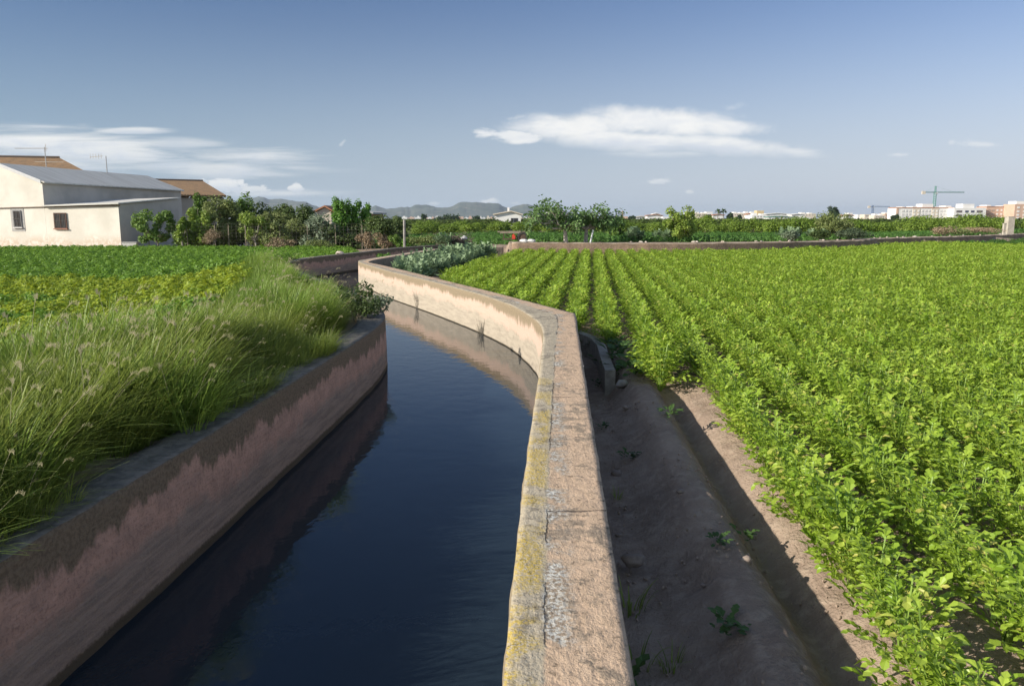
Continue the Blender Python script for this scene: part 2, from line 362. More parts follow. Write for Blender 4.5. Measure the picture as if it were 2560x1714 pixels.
# ------------------------------------------------------------------ canal walls
def wall_mats():
    # top
    m, k, b = mat('wall_top_concrete'); uv = k.new('ShaderNodeUVMap').outputs[0]; s, t, _ = k.sep(uv); p = geopos(k); _, py, _ = k.sep(p)
    na = k.noise(p, 2.2, 6, .6); nb_ = k.noise(p, 14, 6, .65); nc = k.noise(p, 70, 4, .6); nst = k.noise(k.scl(p, 1, .25, 1), 24, 5, .6)
    pink = k.mix(k.step(nb_, .35, .7), (.56, .405, .28), (.44, .32, .22)); pink = k.mix(k.m('MULTIPLY', k.step(nst, .5, .7), .35), pink, (.62, .47, .335))
    grey = k.mix(k.step(nb_, .4, .65), (.43, .37, .275), (.31, .265, .20)); grey = k.mix(k.m('MULTIPLY', k.step(nc, .5, .65), .6), grey, (.42, .39, .31))
    tj = k.m('ADD', t, k.m('MULTIPLY', k.m('SUBTRACT', nb_, .5), .28))
    col = k.mix(k.step(tj, .93, 1.07), grey, pink)
    # dark weathering patches and pale lichen round the joint
    near = k.step(py, 9.5, 6.5)
    dk = k.m('MULTIPLY', k.step(k.m('ADD', na, k.m('MULTIPLY', nb_, .7)), .90, .99), .6)
    col = k.mix(dk, col, (.17, .15, .12))
    band = k.m('MULTIPLY', k.step(tj, .85, 1.02), k.step(tj, 1.5, 1.1))
    lich = k.m('MULTIPLY', k.m('MULTIPLY', band, k.step(k.noise(p, 3.0, 4, .6), .46, .6)), k.step(k.noise(p, 38, 4, .7), .44, .56))
    col = k.mix(k.m('MULTIPLY', band, k.m('MULTIPLY', k.step(k.noise(p, 3.0, 4, .6), .44, .58), .7)), col, (.16, .14, .11))
    col = k.mix(lich, col, (.56, .55, .50))
    yel = k.m('MULTIPLY', k.m('MULTIPLY', k.step(tj, 1.05, .75), near), k.m('MULTIPLY', k.step(k.noise(p, 2.6, 5, .6), .44, .56), k.step(k.noise(p, 55, 4, .7), .40, .56)))
    col = k.mix(k.m('MULTIPLY', yel, .85), col, (.46, .33, .045))
    crack = k.m('MULTIPLY', k.m('MULTIPLY', k.step(k.m('ABSOLUTE', k.m('SUBTRACT', tj, 1.0)), .035, .008), .75), k.step(na, .44, .58))
    col = k.mix(crack, col, (.06, .045, .035))
    # transverse joints now and then
    sj = k.m('ADD', s, k.m('MULTIPLY', k.m('SUBTRACT', nb_, .5), .12)); fr = k.m('ABSOLUTE', k.m('SUBTRACT', k.m('FRACT', k.m('DIVIDE', sj, 2.9)), .5))
    cr2 = k.m('MULTIPLY', k.m('MULTIPLY', k.step(fr, .004, .001), k.step(tj, .9, 1.1)), .8); col = k.mix(cr2, col, (.08, .06, .05))
    k.put(b.inputs['Base Color'], col); b.inputs['Roughness'].default_value = .92; b.inputs['Specular IOR Level'].default_value = .2
    spk = k.noise(p, 160, 3, .7); col = k.mix(k.m('MULTIPLY', k.step(spk, .56, .66), .28), col, (.12, .095, .07)); col = k.mix(k.m('MULTIPLY', k.step(spk, .42, .34), .35), col, (.66, .56, .44))
    pitc = k.step(k.noise(p, 28, 5, .75, .6), .62, .70); col = k.mix(k.m('MULTIPLY', pitc, .6), col, (.13, .10, .075)); k.put(b.inputs['Base Color'], col)
    hh = k.m('ADD', k.m('ADD', k.m('MULTIPLY', nb_, .8), k.m('MULTIPLY', nc, .35)), k.m('MULTIPLY', nst, .5)); pit = k.step(k.noise(p, 28, 5, .75, .6), .60, .70); hh = k.m('SUBTRACT', hh, k.m('MULTIPLY', pit, .9)); hh = k.m('SUBTRACT', hh, k.m('MULTIPLY', k.m('MAXIMUM', crack, cr2), 1.2))
    k.put(b.inputs['Normal'], k.bump(hh, .8, .02)); top = m
    # water side
    m, k, b = mat('wall_face_plaster'); uv = k.new('ShaderNodeUVMap').outputs[0]; s, t, _ = k.sep(uv); p = geopos(k)
    su = k.new('ShaderNodeCombineXYZ'); k.put(su.inputs[0], s); k.put(su.inputs[1], k.m('MULTIPLY', t, 1.0)); v = su.outputs[0]
    vs = k.scl(v, 1, .12, 1)    # drips run down
    nd = k.noise(vs, 9, 6, .65); nl = k.noise(v, 1.2, 5, .6); nf = k.noise(v, 30, 6, .65); ns = k.noise(k.scl(v, .15, 1, 1), 14, 5, .6)
    pink = k.mix(k.step(nf, .35, .7), (.57, .425, .345), (.48, .365, .295)); pink = k.mix(k.m('MULTIPLY', k.step(ns, .45, .7), .4), pink, (.46, .35, .26))
    beige = k.mix(k.step(ns, .35, .65), (.42, .365, .295), (.34, .295, .24)); beige = k.mix(k.m('MULTIPLY', k.step(nf, .5, .65), .45), beige, (.52, .46, .34))
    tt = k.m('ADD', t, k.m('MULTIPLY', k.m('SUBTRACT', nd, .5), .25)); tt = k.m('ADD', tt, k.m('MULTIPLY', k.m('SUBTRACT', nl, .5), .5))
    col = k.mix(k.step(tt, -.48, -.36), beige, pink)
    tu = k.m('ADD', t, k.m('MULTIPLY', k.m('SUBTRACT', nd, .5), .36)); tu = k.m('ADD', tu, k.m('MULTIPLY', k.m('SUBTRACT', nl, .5), .42))
    stain = k.step(tu, -.24, -.13)
    col = k.mix(k.m('MULTIPLY', stain, .85), col, k.mix(k.step(nf, .4, .65), (.17, .14, .085), (.26, .21, .13)))
    col = k.mix(k.step(t, -.815, -.84), col, (.045, .036, .022))
    k.put(b.inputs['Base Color'], col); b.inputs['Roughness'].default_value = .9; b.inputs['Specular IOR Level'].default_value = .2
    k.put(b.inputs['Normal'], k.bump(k.m('ADD', nf, k.m('MULTIPLY', ns, .8)), .7, .012)); face = m
    return top, face
TOP, FACE = wall_mats()
m, k, b = mat('old_wall_face_plaster'); uv = k.new('ShaderNodeUVMap').outputs[0]; s_, t, _ = k.sep(uv)
su = k.new('ShaderNodeCombineXYZ'); k.put(su.inputs[0], s_); k.put(su.inputs[1], t); v = su.outputs[0]
nd = k.noise(k.scl(v, 1, .15, 1), 11, 7, .7); nl = k.noise(k.scl(v, 1, .6, 1), 1.6, 6, .65); nf = k.noise(v, 34, 6, .7); ns = k.noise(k.scl(v, .12, 1, 1), 16, 6, .65); nm = k.noise(v, 5, 6, .65)
red = k.mix(k.step(nm, .35, .65), (.46, .30, .24), (.33, .225, .185)); red = k.mix(k.m('MULTIPLY', k.step(nf, .5, .62), .5), red, (.19, .13, .11)); red = k.mix(k.m('MULTIPLY', k.step(k.noise(v, 60, 3, .6), .66, .72), .6), red, (.5, .44, .38))
low_ = k.mix(k.step(ns, .38, .62), (.30, .245, .21), (.21, .175, .155)); low_ = k.mix(k.m('MULTIPLY', k.step(nf, .5, .6), .5), low_, (.30, .25, .20))
tt = k.m('ADD', k.m('ADD', t, k.m('MULTIPLY', k.m('SUBTRACT', nm, .5), .25)), k.m('MULTIPLY', k.m('SUBTRACT', nl, .5), .55)); col = k.mix(k.step(tt, -.56, -.40), low_, red)
tu = k.m('ADD', k.m('ADD', t, k.m('MULTIPLY', k.m('SUBTRACT', nd, .5), .30)), k.m('MULTIPLY', k.m('SUBTRACT', nl, .5), .75))
col = k.mix(k.m('MULTIPLY', k.step(tu, -.25, -.17), .9), col, k.mix(k.step(nf, .4, .6), (.095, .08, .055), (.16, .135, .095)))
run = k.m('MULTIPLY', k.m('MULTIPLY', k.step(k.noise(k.scl(v, 1, .05, 1), 5, 5, .7), .60, .68), .6), k.step(t, -.85, -.1)); col = k.mix(run, col, (.10, .08, .06))
algae = k.step(k.m('ADD', t, k.m('MULTIPLY', k.m('SUBTRACT', nf, .5), .06)), -.765, -.80); col = k.mix(k.m('MULTIPLY', algae, .85), col, (.05, .045, .028))
k.put(b.inputs['Base Color'], col); b.inputs['Roughness'].default_value = .92; b.inputs['Specular IOR Level'].default_value = .2
k.put(b.inputs['Normal'], k.bump(k.m('ADD', k.m('ADD', nf, ns), nm), 1.0, .018)); FACEL = m
OUTER = simple('wall_outer_render', (.33, .25, .19), (.22, .17, .13), 7, .95, .6)
def wall_mesh(name, S, flip, ztop, nt=13, mats=(TOP, FACE, OUTER), rough=.003, zbot_in=-1.35, zbot_out=-.7, side=1, uvshift=0):
    """cross-section swept along the stations: water face, bevel, top, bevel, outer face"""
    N = len(S); vs = []; uvs = []; arc = 0
    inner = S[:, 0:2]; outer = S[:, 2:4]; arcs = np.concatenate([[0], np.cumsum(np.hypot(*np.diff(inner, axis=0).T))])+uvshift
    ne = fbm(arcs*7, arcs*0, 21, 1)*.006; ne2 = fbm(arcs*7, arcs*0+7, 31, 1)*.007
    cols = []
    hs = [-1.35-.6, -1.1, -.85, -.8, -.6, -.45, -.3, -.2, -.1, -.03]
    for h in hs: cols.append(('f', h))
    for j in range(nt): cols.append(('t', j/(nt-1)))
    for h in (-.02, -.15, -.3, -.45, -.6, -.8, -1.3): cols.append(('o', h))
    V = np.zeros((N, len(cols), 3)); UV = np.zeros((N, len(cols), 2))
    d = outer-inner; wd = np.hypot(d[:, 0], d[:, 1])[:, None]; dn = d/wd
    for j, (kk, q) in enumerate(cols):
        if kk == 'f':
            n_ = fbm(arcs*4, arcs*0+q*6, 41, 3)*.012
            xy = inner-dn*(.0+.02*min(1, -q))+dn*n_[:, None]; z = ztop+q; V[:, j, :2] = xy; V[:, j, 2] = z; UV[:, j] = np.stack([arcs, np.full(N, q)], 1)
        elif kk == 't':
            bev = .005
            off = (bev if q == 0 else (-bev if q == 1 else 0))
            xy = inner+d*q+dn*off
            if q == 0: xy = xy+dn*(np.abs(ne)[:, None]*.35)
            if q == 1: xy = xy+dn*(ne2[:, None]*.5)
            V[:, j, :2] = xy; V[:, j, 2] = ztop+rough*fbm(xy[:, 0]*7, xy[:, 1]*7, 51, 4)+rough*.8*fbm(xy[:, 0]*22, xy[:, 1]*22, 61, 2)-(.004 if q in (0, 1) else 0)
            bf = S[:, 4]; tv = np.where(q < bf, q/bf, 1+(q-bf)/(1-bf)); UV[:, j] = np.stack([arcs, tv], 1)
        else:
            n_ = fbm(arcs*3, arcs*0+q*5, 71, 2)*.01; xy = outer+dn*(n_[:, None]+ne2[:, None]*.5); V[:, j, :2] = xy; V[:, j, 2] = ztop+q; UV[:, j] = np.stack([arcs, np.full(N, q)], 1)
    nc_ = len(cols); base = (np.arange(N-1)[:, None]*nc_+np.arange(nc_-1)[None, :]).ravel()
    f = np.stack([base, base+nc_, base+nc_+1, base+1], 1)
    if flip: f = f[:, ::-1]
    me = np_mesh(name, V.reshape(-1, 3), f, mats)
    kinds = [c[0] for c in cols]; mi = []
    for j in range(nc_-1): mi.append(1 if kinds[j] == 'f' else (0 if kinds[j+1] == 't' else 2))
    me.polygons.foreach_set('material_index', np.tile(mi, N-1).astype(np.int32)); uvl = me.uv_layers.new(name='UVMap'); uu = UV.reshape(-1, 2)[f.ravel()]; uvl.data.foreach_set('uv', uu.astype(np.float32).ravel())
    # end caps
    import bmesh
    bm = bmesh.new(); bm.from_mesh(me); bm.verts.ensure_lookup_table()
    for r in (0, N-1):
        try: fc = bm.faces.new([bm.verts[r*nc_+j] for j in range(nc_)]); fc.material_index = 2
        except ValueError: pass
    bmesh.ops.recalc_face_normals(bm, faces=bm.faces); bm.to_mesh(me); bm.free()
    return me
o = link('canal_wall', wall_mesh('canal_wall', RS, False, .6))
tag(o, 'long sunlit concrete wall along the right of the water, its flat top spotted with yellow and grey lichen', 'wall')
LS5 = LS.copy(); LS5[:, 4] = .97
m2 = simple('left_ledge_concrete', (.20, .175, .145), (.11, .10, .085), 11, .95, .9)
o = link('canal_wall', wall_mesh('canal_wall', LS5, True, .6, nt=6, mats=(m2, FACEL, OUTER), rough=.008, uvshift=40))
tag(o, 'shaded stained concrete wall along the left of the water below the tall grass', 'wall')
# far retaining wall behind the bright crop
m, k, b = mat('far_wall_earth'); p = geopos(k); n_ = k.noise(p, 1.2, 6, .65); n2_ = k.noise(p, 9, 5, .6)
col = k.mix(k.step(n_, .35, .65), (.27, .185, .13), (.17, .12, .085)); col = k.mix(k.m('MULTIPLY', k.step(n2_, .5, .7), .5), col, (.38, .28, .20))
k.put(b.inputs['Base Color'], col); b.inputs['Roughness'].default_value = .95; k.put(b.inputs['Normal'], k.bump(n2_, .6, .05)); FARM = m
FARTOP = simple('far_wall_top', (.46, .38, .30), (.34, .27, .2), 5, .95, .5)
fs_ = catmull([(*p, p[0]+(.0 if p[0] > 20 else .0)-.25*(p[0] > 12), p[1]+.42, .5) for p in FAR], .35)
o = link('field_wall', wall_mesh('field_wall', fs_, True, .82, nt=4, mats=(FARTOP, FARM, FARM), rough=.05)); tag(o, 'low brown wall running along the far edge of the bright green crop', 'wall')

# ------------------------------------------------------------------ stuff objects: one mesh holding a few plants and many places, spread by geometry nodes
def stuff(name, temps, pts, mats, label=None, cat=None, kind='stuff'):
    """temps: list of MB; pts: array rows x,y,z,rx,ry,rz,scale,kind"""
    V = []; F = []; MI = []; T = []; TP = []
    for i, t in enumerate(temps):
        o = len(V); V += t.v; F += [tuple(j+o for j in f) for f in t.f]; MI += t.mi; T += t.t; TP += [i]*len(t.v)
    nv = len(V); pts = np.asarray(pts, float); V += [tuple(p) for p in pts[:, :3]]
    me = bpy.data.meshes.new(name); me.from_pydata(V, [], F)
    for m_ in mats: me.materials.append(m_)
    me.polygons.foreach_set('material_index', MI)
    n = len(V); z0 = np.zeros(nv)
    def at(nm, ty, arr, key='value'):
        a = me.attributes.new(nm, ty, 'POINT'); a.data.foreach_set(key, np.asarray(arr).ravel())
    at('tint', 'FLOAT', np.concatenate([T, np.zeros(len(pts))]).astype(np.float32))
    at('tpl', 'INT', np.concatenate([TP, -np.ones(len(pts))]).astype(np.int32))
    at('knd', 'INT', np.concatenate([z0, pts[:, 7]]).astype(np.int32))
    at('scl', 'FLOAT', np.concatenate([z0, pts[:, 6]]).astype(np.float32))
    at('rot', 'FLOAT_VECTOR', np.concatenate([np.zeros((nv, 3)), pts[:, 3:6]]).astype(np.float32), 'vector')
    o = link(name, me); g = bpy.data.node_groups.new(name+'_spread', 'GeometryNodeTree')
    g.interface.new_socket('Geometry', in_out='INPUT', socket_type='NodeSocketGeometry'); g.interface.new_socket('Geometry', in_out='OUTPUT', socket_type='NodeSocketGeometry')
    N = g.nodes; Lk = g.links; gi = N.new('NodeGroupInput'); go = N.new('NodeGroupOutput'); jn = N.new('GeometryNodeJoinGeometry')
    def named(nm, ty):
        a = N.new('GeometryNodeInputNamedAttribute'); a.data_type = ty; a.inputs[0].default_value = nm; return a.outputs[0]
    def eq(sock, val):
        c = N.new('FunctionNodeCompare'); c.data_type = 'INT'; c.operation = 'EQUAL'; Lk.new(sock, c.inputs[2]); c.inputs[3].default_value = val; return c.outputs[0]
    tp = named('tpl', 'INT'); kn = named('knd', 'INT'); sclr = named('scl', 'FLOAT'); rt = named('rot', 'FLOAT_VECTOR')
    e2r = N.new('FunctionNodeEulerToRotation'); Lk.new(rt, e2r.inputs[0])
    sp = N.new('GeometryNodeSeparateGeometry'); sp.domain = 'POINT'; Lk.new(gi.outputs[0], sp.inputs[0]); Lk.new(eq(tp, -1), sp.inputs[1])
    for i in range(len(temps)):
        st = N.new('GeometryNodeSeparateGeometry'); st.domain = 'POINT'; Lk.new(gi.outputs[0], st.inputs[0]); Lk.new(eq(tp, i), st.inputs[1])
        ip = N.new('GeometryNodeInstanceOnPoints'); Lk.new(sp.outputs[0], ip.inputs['Points']); Lk.new(eq(kn, i), ip.inputs['Selection'])
        Lk.new(st.outputs[0], ip.inputs['Instance']); Lk.new(e2r.outputs[0], ip.inputs['Rotation']); Lk.new(sclr, ip.inputs['Scale']); Lk.new(ip.outputs[0], jn.inputs[0])
    Lk.new(jn.outputs[0], go.inputs[0]); md = o.modifiers.new('spread', 'NODES'); md.node_group = g
    return tag(o, label, cat, None, kind)
def visible(x, y, m=.6): return (np.abs(x) < .68*y+m) & (y > 1.0)
def split_crop(name, sname, temps, pts, mats, n_ind, label, cat, group, slabel, scat):
    pts = np.asarray(pts); d = np.hypot(pts[:, 0], pts[:, 1]); d = np.where(visible(pts[:, 0], pts[:, 1], .3), d, 1e6)
    order = np.argsort(d); meshes = [t.mesh(name, mats) for t in temps]
    for q in order[:n_ind]:
        x, y, z, rx, ry, rz, s, kd = pts[q]
        o = link(name, meshes[int(kd)], None, (x, y, z)); o.rotation_euler = (rx, ry, rz); o.scale = (s, s, s); tag(o, label, cat, group)
    rest = pts[order[n_ind:]]
    if len(rest): stuff(sname, temps, rest, mats, slabel, scat)

# ---- templates
rn = random.Random(5)
def leaflet(mb, base, d, up, size, wid, tint, mi=0, lob=True):
    d = d.normalized(); s = d.cross(up).normalized(); n = s.cross(d).normalized()
    def q(a, b_, c): return base+s*(a*wid*size)+d*(b_*size)+n*(c*size)
    dr = rn.uniform(-.3, .05)
    if lob:
        vs = [q(0, 0, 0), q(-.48, .38, .12), q(-.30, .55, .10), q(-.42, .78, .02+dr*.4), q(0, 1.05, dr), q(.42, .78, .02+dr*.4), q(.30, .55, .10), q(.48, .38, .12), q(0, .5, 0)]
        mb.add(vs, [(0, 8, 2, 1), (8, 4, 3, 2), (0, 7, 6, 8), (8, 6, 5, 4)], mi, tint)
    else:
        vs = [q(0, 0, 0), q(-.5, .45, .1), q(0, 1, dr), q(.5, .45, .1)]
        mb.add(vs, [(0, 3, 2, 1)], mi, tint)
def celery(seed, nl=24, H=.48, rad=.225, full=True):
    rn.seed(seed); mb = MB()
    for i in range(nl):
        low = i >= nl*.62      # outer leaves hang low round the plant
        az = i*2.4+rn.uniform(-.3, .3); out = (rn.uniform(.8, 1.15) if low else rn.uniform(.15, .85)); L_ = H*(rn.uniform(.38, .8) if low else rn.uniform(.8, 1.12))
        d0 = Vector((math.cos(az), math.sin(az), 0)); tint = rn.random()
        pts = []
        for t in (0, .35, .7, 1.0): pts.append(d0*(.02+rad*out*t**1.5)+Vector((0, 0, L_*(t-.25*out*t*t))))
        sd_ = d0.cross(Vector((0, 0, 1)))*.004
        vs = []
        for p_ in pts: vs += [p_-sd_, p_+sd_]
        mb.add(vs, [(2*j, 2*j+1, 2*j+3, 2*j+2) for j in range(3)], 1, tint)
        up = Vector((-d0.x*.5, -d0.y*.5, 1)).normalized(); sz = rn.uniform(.05, .082)
        sdv = d0.cross(Vector((0, 0, 1))).normalized()
        sdv = (sdv+Vector((rn.uniform(-.2, .2), rn.uniform(-.2, .2), rn.uniform(-.1, .3)))).normalized()
        fwd = (d0*.8+Vector((0, 0, rn.uniform(-.3, .9)))).normalized()
        for t, f_ in ((.42, .7), (.62, .95), (.80, 1.0), (.96, .9)):
            a = pts[1].lerp(pts[3], (t-.35)/.65)
            for s_ in (-1, 1):
                ld = (sdv*s_*1.0+fwd*.7+Vector((0, 0, rn.uniform(-.3, .5))))
                leaflet(mb, a, ld, up, sz*f_, .54, min(1, max(0, tint+rn.uniform(-.25, .25))), 0, full)
        leaflet(mb, pts[3], fwd, up, sz*1.3, .6, tint, 0, full)
    return mb
def potato(seed, n=46, H=.42, rad=.3, size=.08, mats2=False):
    rn.seed(seed); mb = MB()
    for i in range(9):
        az = i*2.4; d = Vector((math.cos(az), math.sin(az), 0)); w2 = Vector((-d.y, d.x, 0))*.005; q0 = Vector((0, 0, 0)); q1 = d*rad*.6+Vector((0, 0, H*(.3+.6*rn.random()))); mb.add([q0-w2, q0+w2, q1+w2, q1-w2], [(0, 1, 2, 3)], 0, .4)
    for i in range(n):
        az = rn.uniform(0, 6.283); el = math.asin(rn.uniform(.05, 1)); r_ = rn.uniform(.75, 1)
        n_ = Vector((math.cos(az)*math.cos(el), math.sin(az)*math.cos(el), math.sin(el)))
        c = Vector((n_.x*rad*r_, n_.y*rad*r_, n_.z*H*r_)); t = n_.cross(Vector((rn.uniform(-1, 1), rn.uniform(-1, 1), rn.uniform(-.4, .4)))).normalized(); tint = rn.random()*.92
        leaflet(mb, c, t+n_*.3, n_, size*rn.uniform(.8, 1.4), .9, tint, 0, True)
        leaflet(mb, c, -t*.7+Vector((0, 0, -.4))+n_*.4, n_, size*rn.uniform(.8, 1.2), .9, tint, 0, False)
    return mb
def artichoke(seed, n=26, H=.75, rad=.6):
    rn.seed(seed); mb = MB()
    for i in range(n):
        az = i*2.4+rn.uniform(-.3, .3); out = rn.uniform(.3, 1); L_ = H*rn.uniform(.7, 1.1); d0 = Vector((math.cos(az), math.sin(az), 0)); sdv = d0.cross(Vector((0, 0, 1)))
        tint = rn.random(); rows = []
        for t in (0, .2, .4, .6, .8, 1): rows.append(d0*(rad*out*t**1.2)+Vector((0, 0, L_*(1.5*t-.85*out*t*t*1.2))))
        # jagged lobes either side of the midrib
        for j in range(1, 5):
            a, b_ = rows[j], rows[j+1]; wd = (.14, .17, .15, .1)[j-1]*H*1.3
            for s_ in (-1, 1):
                tip = a.lerp(b_, .9)+sdv*s_*wd+Vector((0, 0, .04)); mb.add([a, a.lerp(b_, .3)+sdv*s_*wd*.4, tip, b_], [(0, 1, 2, 3)] if s_ > 0 else [(3, 2, 1, 0)], 0, min(1, max(0, tint+rn.uniform(-.25, .25))))
    return mb
def grass_tuft(seed, n=46, H=.8, spread=.14, lean=(.35, -.12), heads=3, droop=1.0, bw=.0045):
    rn.seed(seed); mb = MB()
    for i in range(n+heads):
        hd = i >= n
        az = rn.uniform(0, 6.283); r0 = spread*math.sqrt(rn.random()); b0 = Vector((math.cos(az)*r0, math.sin(az)*r0, -.03))
        L_ = H*(rn.uniform(.45, 1.05) if not hd else rn.uniform(1.05, 1.25)); d = Vector((math.cos(az)*.45+lean[0]*rn.uniform(.3, 1.3), math.sin(az)*.45+lean[1]*rn.uniform(.3, 1.3), 0))
        dr = rn.uniform(.35, .9)*droop; seg = 5; wv = bw*rn.uniform(.7, 1.4)*(1 if not hd else .6); side = d.cross(Vector((0, 0, 1))).normalized(); vs = []; tint = rn.random()*.9
        for j in range(seg+1):
            t = j/seg; p_ = b0+d*(L_*(t*.35+t*t*dr*.6))+Vector((0, 0, L_*(t-.42*dr*t*t*1.1)))
            wj = wv*(1-t*.85)+.0006; vs += [p_-side*wj, p_+side*wj]
        mb.add(vs, [(2*j, 2*j+1, 2*j+3, 2*j+2) for j in range(seg)], 1 if hd else 0, tint)
        if hd:   # feathery seed head
            p0 = (vs[-1]+vs[-2])/2; dd = (p0-(vs[-5]+vs[-6])/2).normalized()
            for q in range(16):
                t = q/16; c = p0+dd*(.14*t)+Vector((0, 0, -.09*t*t)); sv = Vector((rn.uniform(-1, 1), rn.uniform(-1, 1), rn.uniform(-.6, .6)))*.022*(1-t*.6)+dd*.035
                pw = side*.0022; mb.add([c-pw, c+pw, c+sv+pw*.5, c+sv-pw*.5], [(0, 1, 2, 3)], 1, tint)
    return mb

CEL = [leafmat('celery_leaf', (.18, .31, .02), (.42, .54, .075), .35, .42, (.42, .55, .04), .45, (.50, .46, .12)), leafmat('celery_stalk', (.18, .30, .05), (.27, .38, .08), .2)]
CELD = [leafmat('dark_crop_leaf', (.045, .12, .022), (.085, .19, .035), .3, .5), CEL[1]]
POT = [leafmat('potato_leaf', (.085, .18, .02), (.22, .37, .045), .3, .5, None, .35, (.60, .62, .52))]
POTY = [leafmat('yellowing_leaf', (.13, .23, .02), (.38, .44, .04), .35, .5, None, .35)]
ART = [leafmat('artichoke_leaf', (.105, .17, .085), (.22, .30, .165), .15, .6)]
GRS = [leafmat('grass_blade', (.075, .13, .02), (.31, .37, .08), .35, .5), leafmat('grass_seed_head', (.38, .36, .2), (.5, .46, .3), .35, .7)]
GRL = [leafmat('fresh_grass_blade', (.11, .20, .03), (.28, .38, .075), .35, .5), GRS[1]]
DRY = [leafmat('dry_stem', (.28, .2, .12), (.42, .32, .2), .2, .8), GRS[1]]

# ---- bright crop
def rr(a, b_): return random.uniform(a, b_)
ct, st_ = math.cos(math.atan(TANR)), math.sin(math.atan(TANR))
cel_t = [celery(s, 26 if s < 4 else 30) for s in range(6)]
pc = []; pd = []
for ri in range(-12, 80):
    u = .345+.64*ri; vv = 2.5+rr(0, .2)
    while vv < 120:
        vv += rr(.19, .27); uu = u+rr(-.045, .045); x = uu*ct+vv*st_; y = -uu*st_+vv*ct
        if y > far_y(max(x, 0))-.45 or not (abs(x) < .68*y+2.2): continue
        s_ = x-float(Xo(min(max(y, -3), 13.6)))
        if y < 10.1 and s_ < 1.02: continue
        if y < 10.1 and ri < 2: continue
        if 9.6 < y < 10.6 and ri == 2 and rr(0, 1) < .4: continue
        if 10.1 <= y < 14.9 and x < 1.74: continue
        if y >= 14.9 and x < np.interp(y, [p_[1] for p_ in R_OUT], [p_[0] for p_ in R_OUT])+.55: continue
        if y > 22 and x < np.interp(y, [22, 26, 46], [-1.6, -2.3, 0.0]): continue
        if y < 7 and ri in (2, 3) and rr(0, 1) < .12: continue
        row = (x, y, 0, rr(-.12, .12), rr(-.12, .12), rr(0, 6.28), rr(.82, 1.14)*(1.22 if (ri == 1 and y < 12.2) else 1), random.randrange(6))
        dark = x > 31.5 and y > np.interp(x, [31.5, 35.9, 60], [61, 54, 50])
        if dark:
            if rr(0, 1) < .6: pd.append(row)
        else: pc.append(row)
pc = fillz(pc); pd = fillz(pd)
split_crop('celery_plant', 'celery_crop', cel_t, pc, CEL, 300, 'bright green leafy plant in the nearest crop rows, right of the dirt ditch', 'plant', 'leafy plants in the near crop rows',
           'rows of bright green leafy plants filling the right field out to the far wall', 'crop')
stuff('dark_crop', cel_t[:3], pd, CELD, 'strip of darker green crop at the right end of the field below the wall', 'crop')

# ---- potato fields
pot_t = [potato(s) for s in range(40, 44)]
def pb(y): return float(np.interp(y, [12, 16, 20, 24, 29, 34, 40, 46, 54], [-6.6, -6.6, -6.9, -7.8, -9.1, -9.9, -9.8, -9.4, -12]))
pA = []; pB = []
y = 12.5
while y < 54.5:
    step = .40 if y < 30 else .48
    x = -.7*y-2
    while x < pb(y)+rr(-.3, .3):
        x += rr(.26, .38) if y < 30 else rr(.34, .5)
        xx, yy = x+rr(-.05, .05), y+rr(-.12, .12)
        row = (xx, yy, 0, rr(-.15, .15), rr(-.15, .15), rr(0, 6.28), rr(.8, 1.15), random.randrange(4))
        ye = 25.2+.8*math.sin(xx*.7)
        if yy < ye:
            if xx > -9.5 and rr(0, 1) < .25: continue
            (pB if vnoise(np.array([xx*.5]), np.array([yy*.7]), 8)[0] > -.22 else pA).append(row)
        elif xx > -12 and yy < 27.2: continue
        else: pA.append(row)
    y += step
pA = fillz(pA, -.02); pB = fillz(pB, -.02)
split_crop('potato_plant', 'potato_crop', pot_t, pA, POT, 300, 'dark green bushy plant in the left field', 'plant', 'dark green plants of the left field',
           'dark green leafy field between the tall grass and the white farm building', 'crop')
split_crop('yellowing_potato_plant', 'yellowing_crop', pot_t, pB, POTY, 300, 'yellow-green bushy plant between the tall grass and the darker left field', 'plant', 'yellowing plants of the left field',
           'outer yellow-green plants at the left edge of the field', 'crop')
# back field beyond the wall
pC = []
y = 50.0
while y < 92:
    x = -16.
    while x < .68*y+1:
        x += rr(.5, .8)
        if y < far_y(max(x, 0))+3.5 or (x < 1 and y < 56): continue
        if y > 84-.0*x and rr(0, 1) < .5: continue
        pC.append((x, y, 0, 0, 0, rr(0, 6.28), rr(.9, 1.4), random.randrange(4)))
    y += .75
pC = fillz(pC, -.05)
BCK = [leafmat('back_field_leaf', (.06, .15, .03), (.13, .25, .05), .3, .5)]
stuff('back_field_crop', pot_t, pC, BCK, 'green crop strip between the far wall and the orange grove', 'crop')

# ---- artichokes
art_t = [artichoke(s) for s in range(60, 64)]; am = [t.mesh('artichoke_plant', ART) for t in art_t]
y = 26.3
while y < 45.5:
    xl = float(np.interp(y, [26, 29, 31, 34, 39, 43, 46], [-3.6, -4.2, -4.7, -4.5, -3.8, -3.1, -1.7])); xr = float(np.interp(y, [26, 46], [-2.9, -.5]))-.2
    n = max(1, int((xr-xl)/.85)+1)
    for q in range(n):
        x = xl+(xr-xl)*(q+.5)/n+rr(-.2, .2); yy = y+rr(-.3, .3); s = rr(.8, 1.05)*(1.15 if y > 38 else 1)
        if y > 44: s *= .8
        o = link('artichoke_plant', random.choice(am), None, (x, yy, zg1(x, yy)-.03)); o.rotation_euler = (0, 0, rr(0, 6.28)); o.scale = (s,)*3
        tag(o, 'silvery green artichoke plant between the canal wall and the bright crop rows', 'plant', 'artichokes beside the canal bend')
    y += .62
